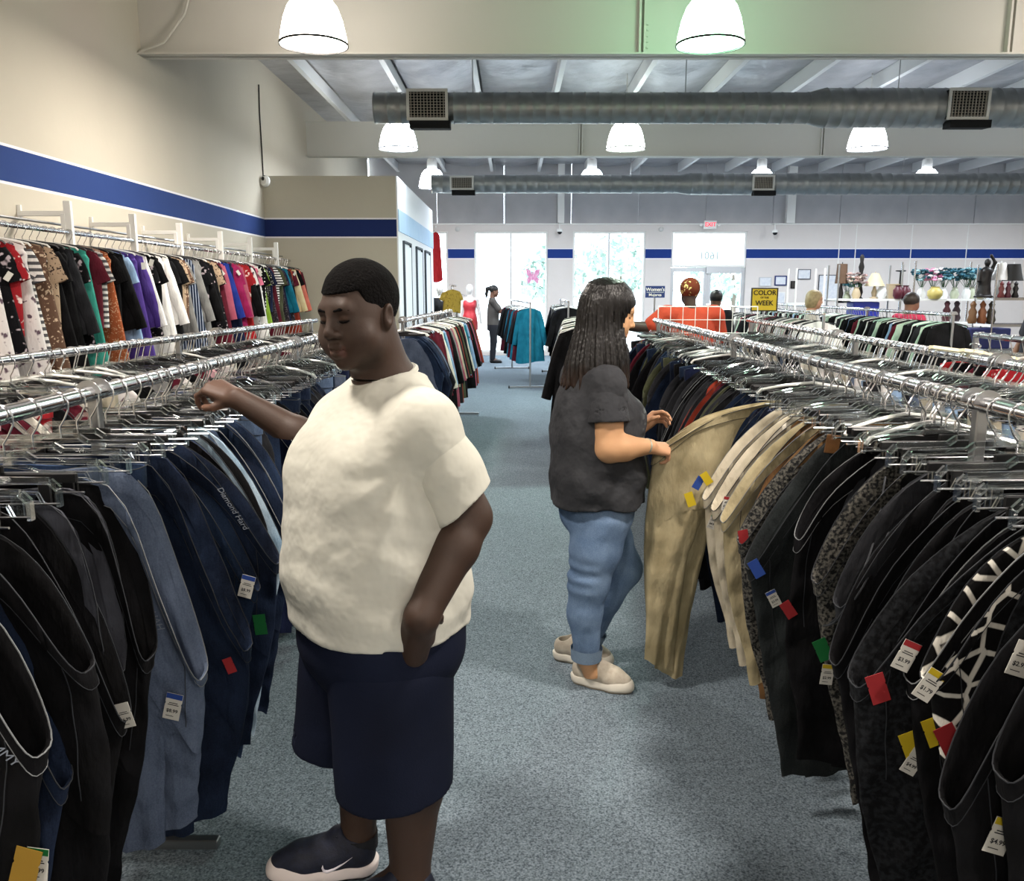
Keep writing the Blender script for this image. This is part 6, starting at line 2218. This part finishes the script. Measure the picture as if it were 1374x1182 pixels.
# ------------------------------------------------------------------ signs and notices
def board(name, label, cat, p, w, h_, face, frame_m, frame_w=.012, stand=False, group=None, th=.02):
    e = ob(name, None, loc=p, label=label, cat=cat, group=group)
    ob('panel', MB().box((0, 0, 0), (w - 2 * frame_w, th * .6, h_ - 2 * frame_w)).mesh(), face, e)
    mb = MB()
    for s in (-1, 1):
        mb.box((s * (w - frame_w) / 2, 0, 0), (frame_w, th, h_)); mb.box((0, 0, s * (h_ - frame_w) / 2), (w - 2 * frame_w, th, frame_w))
    ob('frame', mb.mesh(), frame_m, e)
    if stand:
        ob('pole', MB().tube([(0, .02, -p[2] + .02), (0, .02, h_ / 2)], .009, 8).mesh(True), M_steel, e)
        ob('base', MB().lathe([(.0, -p[2]), (.15, -p[2]), (.15, -p[2] + .012), (.02, -p[2] + .025)], (0, .02, 0), 20, cap0=False).mesh(True), M_steel, e)
    return e


def words(e, txt, size, z, m, y=-.012, x=0.0, bold=True):
    return ob('lettering', text_mesh(txt, size, .001, bold=bold), m, e, loc=(x, y, z), rot=(PI / 2, 0, 0))


p = at(879, 391.5, 9.9)
e = board('rack_sign', 'navy sign reading Women\'s beside the orange shirt', 'sign', p, .225, .135, mat('sign_navy', '#16306b', rough=.5), mat('sign_navy2', '#1d3a7c', rough=.5), .006, True)
words(e, "Women's", .056, .026, M_white, -.009); words(e, 'Mujeres', .046, -.036, M_white, -.009)
ob('rule', MB().box((0, -.008, -.006), (.2, .002, .004)).mesh(), M_white, e)
p = at(1025.5, 402, 10.9)
e = board('rack_sign', 'yellow framed sign reading COLOR of the WEEK above the rails', 'sign', p, .345, .30, mat('sign_yellow', '#c2a81c', rough=.5), mat('sign_black', '#2a2412', rough=.5), .016, True)
ink = mat('sign_ink', '#1b1606', rough=.7)
words(e, 'COLOR', .085, .085, ink, -.012); words(e, 'OF THE', .032, .025, ink, -.012); words(e, 'WEEK', .085, -.045, ink, -.012)

p = at(953, 301.5, 20.6)
e = ob('exit_sign', MB().box((0, 0, 0), (.30, .06, .19)).mesh(bevel=.01), M_white, loc=p, label='white exit sign with red letters above the entrance', cat='exit sign')
words(e, 'EXIT', .13, -.0, mat('exit_red', '#d81e3a', rough=.5, emit='#ff2848', estr=1.2), -.032)
for s in (-1, 1):
    ob('lamp_head', MB().lathe([(.03, -.03), (.035, 0), (.028, .05)], (s * .22, 0, .0), 12, axis='y').bar((s * .15, 0, 0), (s * .2, 0, 0), .02, .02).mesh(True), M_white, e)
ob('mount', MB().box((0, .12, 0), (.08, .2, .08)).mesh(), M_white, e)


def dome_cam(p, lab, r=.07, drop=.16):
    e = ob('security_camera', None, loc=p, label=lab, cat='camera')
    ob('housing', MB().lathe([(r * .9, .06), (r, .03), (r, 0)], n=18).mesh(True), M_white, e)
    ob('dome', MB().lathe([(r * .85, 0), (r * .7, -r * .5), (r * .35, -r * .8), (0.001, -r * .85)], n=18, cap0=False).mesh(True), M_black, e)
    if drop: ob('stem', MB().tube([(0, 0, .06), (0, .05, .06 + drop), (0, .33, .06 + drop)], .012, 8).mesh(True), M_white, e)


dome_cam(at(751, 311, 20.5), 'dark dome camera between the two bright windows')
dome_cam(at(1040, 312, 20.5), 'dark dome camera on the wall beyond the exit sign')
e = ob('security_camera', None, loc=(WX + .07, BY0 - .07, 3.11), label='white dome camera in the corner over the fitting room block', cat='camera')
ob('housing', MB().lathe([(.075, .0), (.08, .03), (.06, .06)], (0, 0, -.03), 18, axis='y').mesh(True), M_white, e, rot=(0, 0, PI - .5))
ob('dome', MB().lathe([(.05, 0), (.042, .03), (.02, .045), (.001, .048)], (0, .02, 0), 18, axis='y', cap0=False).mesh(True), M_black, e, rot=(0, 0, PI - .5))
for px, lab in ((614, 'round white sensor on the wall beside the butterfly window'), (887, 'round white sensor on the wall beside the doors')):
    ob('wall_sensor', MB().lathe([(.06, 0), (.06, -.03), (.03, -.05)], (0, 0, 0), 16, axis='y').mesh(True), M_plain, loc=at(px, 307.5, YB - .0), label=lab, cat='sensor')

# notices on the wall beyond the doors
pap = mat('notice_paper', '#dfe0e2', rough=.8, noise=(14, '#c3c8d2', .5))
for px, py, w, h_, fc, fm, lab in ((1027, 378, .30, .22, pap, M_frame, 'pale framed certificate nearest the entrance door'), (1047.5, 376.5, .30, .24, pap, mat('frame_blue', '#1d2c66', rough=.5), 'certificate in a wide navy frame'),
                                   (1079, 368, .32, .24, pap, mat('frame_dark', '#3c3f4a', rough=.5), 'certificate in a thin dark frame hung highest'), (1064.5, 382, .13, .18, mat('plaque', '#2a241f', rough=.4), M_dark, 'small dark wall plaque'),
                                   (1111, 386, .48, .62, pap, mat('frame_dark', '#3c3f4a', rough=.5), 'large dark framed notice by the white posts'), (1045, 400, .3, .3, pap, M_white, 'sheet of paper pinned behind the yellow sign')):
    board('wall_notice', lab, 'notice', at(px, py, YB - .02), w, h_, fc, fm, .03 if 'wide' in lab else .018, group='notices on the window wall')
# pink butterfly poster on the glass
e = ob('butterfly_poster', None, loc=at(715, 370, YB + .02), label='pink paper butterfly stuck on the window pane', cat='poster')
mp = mat('poster_pink', '#cf5f9e', rough=.7, noise=(16, '#f1c4dd', .5))
for s in (-1, 1):
    ob('wing', MB().prism([(0, -.02), (s * .06, .13), (s * .17, .17), (s * .15, .03), (s * .1, -.02), (s * .15, -.08), (s * .12, -.2), (s * .05, -.13), (0, -.06)][::s], -.004, .004).mesh(), mp, e)
ob('body', MB().tube([(0, -.006, -.12), (0, -.006, .1)], .016, 8).mesh(True), mp, e)


# ------------------------------------------------------------------ shelving and housewares
def shelf_unit(x0, x1, y, d, zs, ztop, label, m_post=M_chrome, m_shelf=M_chrome, solid=False):
    e = ob('shelving_unit', None, loc=(x0, y, 0), label=label, cat='shelving')
    W = x1 - x0
    for xx in (0, W):
        for yy in (0, d):
            ob('post', MB().tube([(xx, yy, 0), (xx, yy, ztop)], .014, 10).mesh(True), m_post, e)
    for z in zs:
        mb = MB()
        if solid:
            mb.box((W / 2, d / 2, z - .015), (W, d, .03))
        else:
            mb.bar((0, 0, z - .02), (W, 0, z - .02), .01, .035).bar((0, d, z - .02), (W, d, z - .02), .01, .035)
            mb.bar((0, 0, z - .02), (0, d, z - .02), .01, .035).bar((W, 0, z - .02), (W, d, z - .02), .01, .035)
            n = int(d / .03)
            for q in range(1, n):
                mb.bar((0, d * q / n, z - .004), (W, d * q / n, z - .004), .005, .005)
        ob('shelf', mb.mesh(), m_shelf, e)
    return e


shelf_unit(5.15, 6.15, 13.4, .45, (.3, .8, 1.10, 1.47), 2.0, 'white shelving unit holding vases behind the pink shirt', M_steel, M_white, True)
shelf_unit(6.25, 7.35, 13.2, .45, (.3, .75, 1.1, 1.47), 2.05, 'chrome wire shelving unit holding teal flowers', M_chrome, M_white, True)
shelf_unit(6.95, 8.3, 12.2, .5, (.35, .75, 1.12, 1.50), 1.98, 'chrome wire shelving unit holding a dark statue and lamps')
shelf_unit(4.55, 5.0, 13.6, .4, (.4, .9, 1.4), 1.95, 'narrow white shelving unit by the framed notice', M_white, M_white, True)


def lathe_thing(name, prof, m, p, label, cat, n=20, group=None):
    return ob(name, MB().lathe(prof, n=n).mesh(True, angle=50), m, loc=p, label=label, cat=cat, group=group)


def table_lamp(p, h_, shade_m, label, base_m, taper=.55, sw=.12):
    e = ob('table_lamp', None, loc=p, label=label, cat='lamp')
    ob('base', MB().lathe([(.06, 0), (.065, .015), (.03, .03), (.045, h_ * .25), (.02, h_ * .45), (.012, h_ * .55)], n=18).mesh(True), base_m, e)
    ob('lamp_shade', MB().lathe([(sw, h_ * .5), (sw * (1 + taper) / 2.1, h_ * .75), (sw * taper, h_)], n=22, cap0=False, cap1=False).mesh(True), shade_m, e)
    ob('finial', MB().lathe([(.006, h_ * .9), (.008, h_ + .02), (.002, h_ + .03)], n=8).mesh(True), base_m, e)


def bouquet(p, h_, cols, label, pot_m, seed, r=.14):
    e = ob('flower_arrangement', None, loc=p, label=label, cat='flowers')
    ob('vase', MB().lathe([(.05, 0), (.07, .06), (.055, .12), (.035, .16), (.045, .18)], n=16, cap1=False).mesh(True), pot_m, e)
    rr = random.Random(seed)
    st = MB(); bl = [MB() for _ in cols]
    for q in range(30):
        a, b_ = rr.uniform(0, 2 * PI), rr.uniform(.1, 1) ** .6
        tip = Vector((r * b_ * math.cos(a), r * b_ * math.sin(a), h_ * rr.uniform(.62, 1.0)))
        if q % 2 == 0: st.tube([(0, 0, .14), tip], .003, 4)
        m_ = bl[q % len(cols)]
        for t_ in range(5):
            a2 = t_ * 1.256
            m_.box(tip + Vector((.018 * math.cos(a2), .018 * math.sin(a2), 0)), (.035, .028, .016), rot=Euler((rr.uniform(-1, 1), rr.uniform(-1, 1), a2)).to_matrix())
    ob('stems', st.mesh(), mat('stem_green', '#3c5a3c', rough=.8), e, kind='stuff')
    for m_, c_ in zip(bl, cols):
        ob('blossoms', m_.mesh(), mat('petal_' + c_.strip('#'), c_, rough=.8), e, kind='stuff')


brn = mat('brown_shade', '#5b4433', rough=.8); crm = mat('cream_shade', '#cfc3a0', rough=.8); wsh = mat('white_shade', '#d9d8d6', rough=.8); bsh = mat('black_shade', '#171512', rough=.8)
drk = mat('dark_bronze', '#1d1a19', rough=.45, metal=.4); mar = mat('maroon_glaze', '#4c1826', rough=.4); tan = mat('tan_ceramic', '#a9977a', rough=.5)
grn = mat('green_ceramic', '#9aa08a', rough=.4); wht = mat('white_ceramic', '#cfd0cf', rough=.3); blu = mat('blue_tub', '#1b2a8c', rough=.5)


def sp3(px, py, y, z): q = at(px, py, y); return (q.x, q.y, z)


table_lamp(sp3(1128, 390, 13.75, 1.40), .62, brn, 'tall lamp with a brown shade on the narrow white shelves', drk, .8, .10)
bouquet(sp3(1137, 385, 13.8, 1.40), .42, ['#2f6f80', '#1e4f5c', '#7fa7ad'], 'teal flowers beside the brown lamp', grn, 1)
bouquet(sp3(1149, 390, 13.6, 1.47), .40, ['#b08f86', '#8d7a76', '#cdb9a8'], 'dusty pink dried flowers in a small vase', tan, 2)
lathe_thing('candlestick', [(.06, 0), (.03, .03), (.05, .1), (.03, .2), (.055, .32), (.03, .42), (.045, .5), (.025, .58), (.035, .66), (.01, .7)], drk, sp3(1154, 385, 13.7, 1.47), 'tall dark turned candlestick rising above the shelves', 'candlestick')
table_lamp(sp3(1173, 390, 13.65, 1.47), .40, crm, 'small lamp with a flared cream shade', tan, .35, .16)
lathe_thing('vase', [(.05, 0), (.08, .06), (.07, .14), (.03, .22), (.04, .25)], wht, sp3(1183, 392, 13.6, 1.47), 'white ceramic vase beside the cream lamp', 'vase')
lathe_thing('candle_stand', [(.07, 0), (.02, .02), (.014, .3), (.012, .42), (.075, .43), (.08, .445)], drk, sp3(1207, 385, 13.55, 1.47), 'dark flat-topped candle stand among the vases', 'candle stand')
ob('box', MB().box((0, 0, .11), (.17, .12, .22)).box((0, 0, .225), (.18, .13, .02)).mesh(bevel=.006), tan, loc=sp3(1198, 388, 13.6, 1.47), label='tan lidded box on the white shelf', cat='box')
for q, px in enumerate((1205, 1215)):
    lathe_thing('jar', [(.05, 0), (.075, .05), (.075, .14), (.04, .19), (.05, .21)], mar, sp3(px, 392, 13.4, 1.47), 'maroon glazed jar, %s of two' % ('nearer the tan box' if q == 0 else 'farther from the tan box'), 'jar', group='maroon jars')
for q, (px, c_) in enumerate(((1236, ['#2f6878', '#173f4a', '#8fb4b8']), (1251, ['#d58fae', '#e9dfe2', '#b86d92']), (1266, ['#2b5f70', '#1b4550', '#5d8a94']), (1281, ['#26596b', '#173e4a', '#4c7b8a']), (1297, ['#2f6a7d', '#1a424e', '#7fa7b0']), (1304, ['#2a6073', '#1a424e', '#7fa7b0']))):
    bouquet(sp3(px, 390, 13.45, 1.47), .47, c_, ['teal flower bunch nearest the maroon jars', 'pink and white flower bunch in the row', 'dark teal flower bunch beside the pink one', 'deep teal flower bunch mid row', 'bright teal flower bunch before the statue', 'teal flower bunch tucked behind the statue'][q], grn if q % 2 else wht, 10 + q, .15)
lathe_thing('jar', [(.07, 0), (.11, .05), (.11, .12), (.06, .17), (.065, .19)], mat('yellow_glaze', '#b9a860', rough=.4), sp3(1254, 398, 13.2, 1.47), 'squat yellow glazed jar below the pink flowers', 'jar')
# statue of a standing robed figure
e = ob('statue', None, loc=sp3(1320, 390, 12.4, 1.50), label='dark bronze robed statue on the wire shelf', cat='statue')
st = Clay()
st.chain([(0, 0, .02), (0, 0, .22), (.01, 0, .36)], [.10, .075, .085], k=.03); st.cap((-.07, 0, .38), (-.10, -.03, .24), .03, .025, k=.02); st.cap((.08, 0, .38), (.11, -.03, .5), .03, .022, k=.02)
st.ell((0.01, -.01, .50), (.042, .045, .055), k=.02); st.ell((0, 0, .01), (.12, .12, .03), k=.02); st.cap((.11, -.03, .5), (.05, -.02, .60), .02, .02, k=.02)
ob('figure', clay_mesh([st.nets((-.2, -.2, -.0), (.2, .2, .68), .009, folds(5, .006, 30, 60, 6))]), drk, e)
ob('plinth', MB().lathe([(.12, 0), (.13, .0), (.13, .02), (.11, .03)], n=18).mesh(True), drk, e)
table_lamp(sp3(1340, 392, 12.45, 1.50), .50, wsh, 'lamp with a tall white shade beside the statue', wht, .45, .13)
table_lamp(sp3(1357, 392, 12.4, 1.50), .48, bsh, 'lamp with a black shade and white base', wht, .6, .14)
for q, px in enumerate((1343, 1352, 1362)):
    lathe_thing('figurine', [(.04, 0), (.05, .02), (.025, .08), (.04, .13), (.02, .17), (.03, .2), (.005, .235)], [mat('red_glaze', '#5c1f1d', rough=.4), mar, drk][q], sp3(px, 396, 12.25, 1.50), ['red figurine beside the white lamp', 'maroon figurine between the lamps', 'black figurine at the shelf end'][q], 'figurine')
ob('storage_tub', MB().box((0, 0, .16), (.42, .3, .32)).mesh(bevel=.02), blu, loc=sp3(1157, 420, 13.6, 1.10), label='royal blue plastic tub on the lower white shelf', cat='tub')
for q, (px, col_) in enumerate(((1270, '#5a2c34'), (1283, '#3a2a30'), (1305, '#6b4a2c'), (1318, '#7d4a2a'), (1330, '#3d3428'))):
    lathe_thing('figurine', [(.05, 0), (.07, .05), (.05, .12), (.06, .17), (.03, .23), (.045, .28), (.01, .33)], mat('mixed_' + str(q), col_, rough=.5), sp3(px, 420, 12.45 if px > 1290 else 13.4, 1.12), '%s ornament on the shelf below the flowers and statue' % ['wine red', 'plum black', 'brown', 'orange brown', 'dark olive'][q], 'ornament')
ob('storage_tub', MB().box((0, 0, .16), (.6, .35, .3)).mesh(bevel=.02), mat('navy_tub', '#151d52', rough=.5), loc=sp3(1320, 450, 12.45, .75), label='navy plastic tub on the low wire shelf', cat='tub')

# ------------------------------------------------------------------ mannequins by the window
def mannequin(p, label, dress, yaw=0.0, bust=False, dl=.55, coat=False):
    e = ob('mannequin', None, loc=p, rot=(0, 0, yaw), label=label, cat='mannequin')
    b = Clay()
    b.ell((0, -.01, 1.60), (.075, .09, .115), k=.02); b.cap((0, 0, 1.52), (0, 0, 1.38), .045, .05, k=.03)
    b.chain([(0, 0, 1.33), (0, 0, 1.1), (0, 0, .9)], [.11, .09, .12], k=.04); b.cap((-.14, 0, 1.36), (.14, 0, 1.36), .05, k=.04)
    for s in (-1, 1):
        b.chain([(s * .17, 0, 1.36), (s * .22, -.02, 1.08), (s * .24, -.08, .86)], [.045, .036, .025], k=.02)
        b.chain([(s * .07, 0, .9), (s * .08, 0, .5), (s * .08, .02, .06)], [.085, .06, .04], k=.03)
    ob('body', clay_mesh([b.nets((-.32, -.22, .03), (.32, .22, 1.74), .012)]), mat('mannequin_white', '#dcd9d6', rough=.4), e)
    ob('base', MB().lathe([(.18, 0), (.18, .015), (.03, .03)], n=20).mesh(True), M_chrome, e)
    d = Clay()
    d.loft([(1.33 - dl * 1.15, 0, 0, .15, .2), (1.0, 0, 0, .14, .165), (1.12, 0, 0, .115, .13), (1.25, 0, 0, .135, .155), (1.36 if not coat else 1.42, 0, 0, .08, .16)], (0, 1), k=.02)
    if coat:
        for s in (-1, 1): d.chain([(s * .16, 0, 1.36), (s * .22, -.02, 1.08), (s * .24, -.07, .9)], [.065, .055, .045], k=.03)
    ob('dress' if not coat else 'jacket', clay_mesh([d.nets((-.36, -.25, .55), (.36, .25, 1.45), .012, folds(7, .006, 18, 40, 6, vert=True))]), dress, e)


rd = mat('red_satin', '#b01f2c', rough=.45, noise=(9, '#d9444c', .5))
mannequin((at(630, 400, 18.9).x, 18.9, .02), 'white mannequin in a short red dress by the window', rd, 0.3)
mannequin((at(590, 400, 18.2).x, 18.2, .02), 'white mannequin in a black jacket beside the fitting rooms', mat('black_cloth', '#16161a', rough=.85), .6, coat=True)
o = top('dress', 'red', at(584, 305, 20.3), .9, 'long red dress hanging high against the bright window', 'display dresses')
o.scale = (.7, 1, 1.25)
hp = next(q for q in C.objects if q.name.startswith('clothes_hanger') and q.parent is None)
h = copy_tree(hp); h.location = o.location; h.rotation_euler = o.rotation_euler
h['label'] = 'hanger holding the long red dress at the window'; h['category'] = 'hanger'
ob('display_hook', MB().tube([Vector(o.location) + Vector((0, 0, .03)), Vector(o.location) + Vector((0, .4, .03))], .008, 6).mesh(True), M_steel, label='steel peg holding the red dress by the window', cat='hook')
# yellow shirt shown on top of the rack past the man's shoulder
q_ = ML.p(10.3)
o = top('tee', 'flyellow', (q_.x, q_.y, 1.66), .35, 'yellow patterned shirt displayed upright on top of the rack', 'display shirts')
o.scale = (.5, 1, .5)
h = copy_tree(hp); h.location = o.location; h.rotation_euler = o.rotation_euler
h['label'] = 'hanger under the yellow shirt on top of the rack'; h['category'] = 'hanger'
ob('display_pole', MB().tube([(q_.x, q_.y, 1.37), (q_.x, q_.y, 1.66), (q_.x + .06, q_.y, 1.66)], .01, 8).mesh(True), M_chrome, label='chrome pole holding up the yellow shirt', cat='pole')
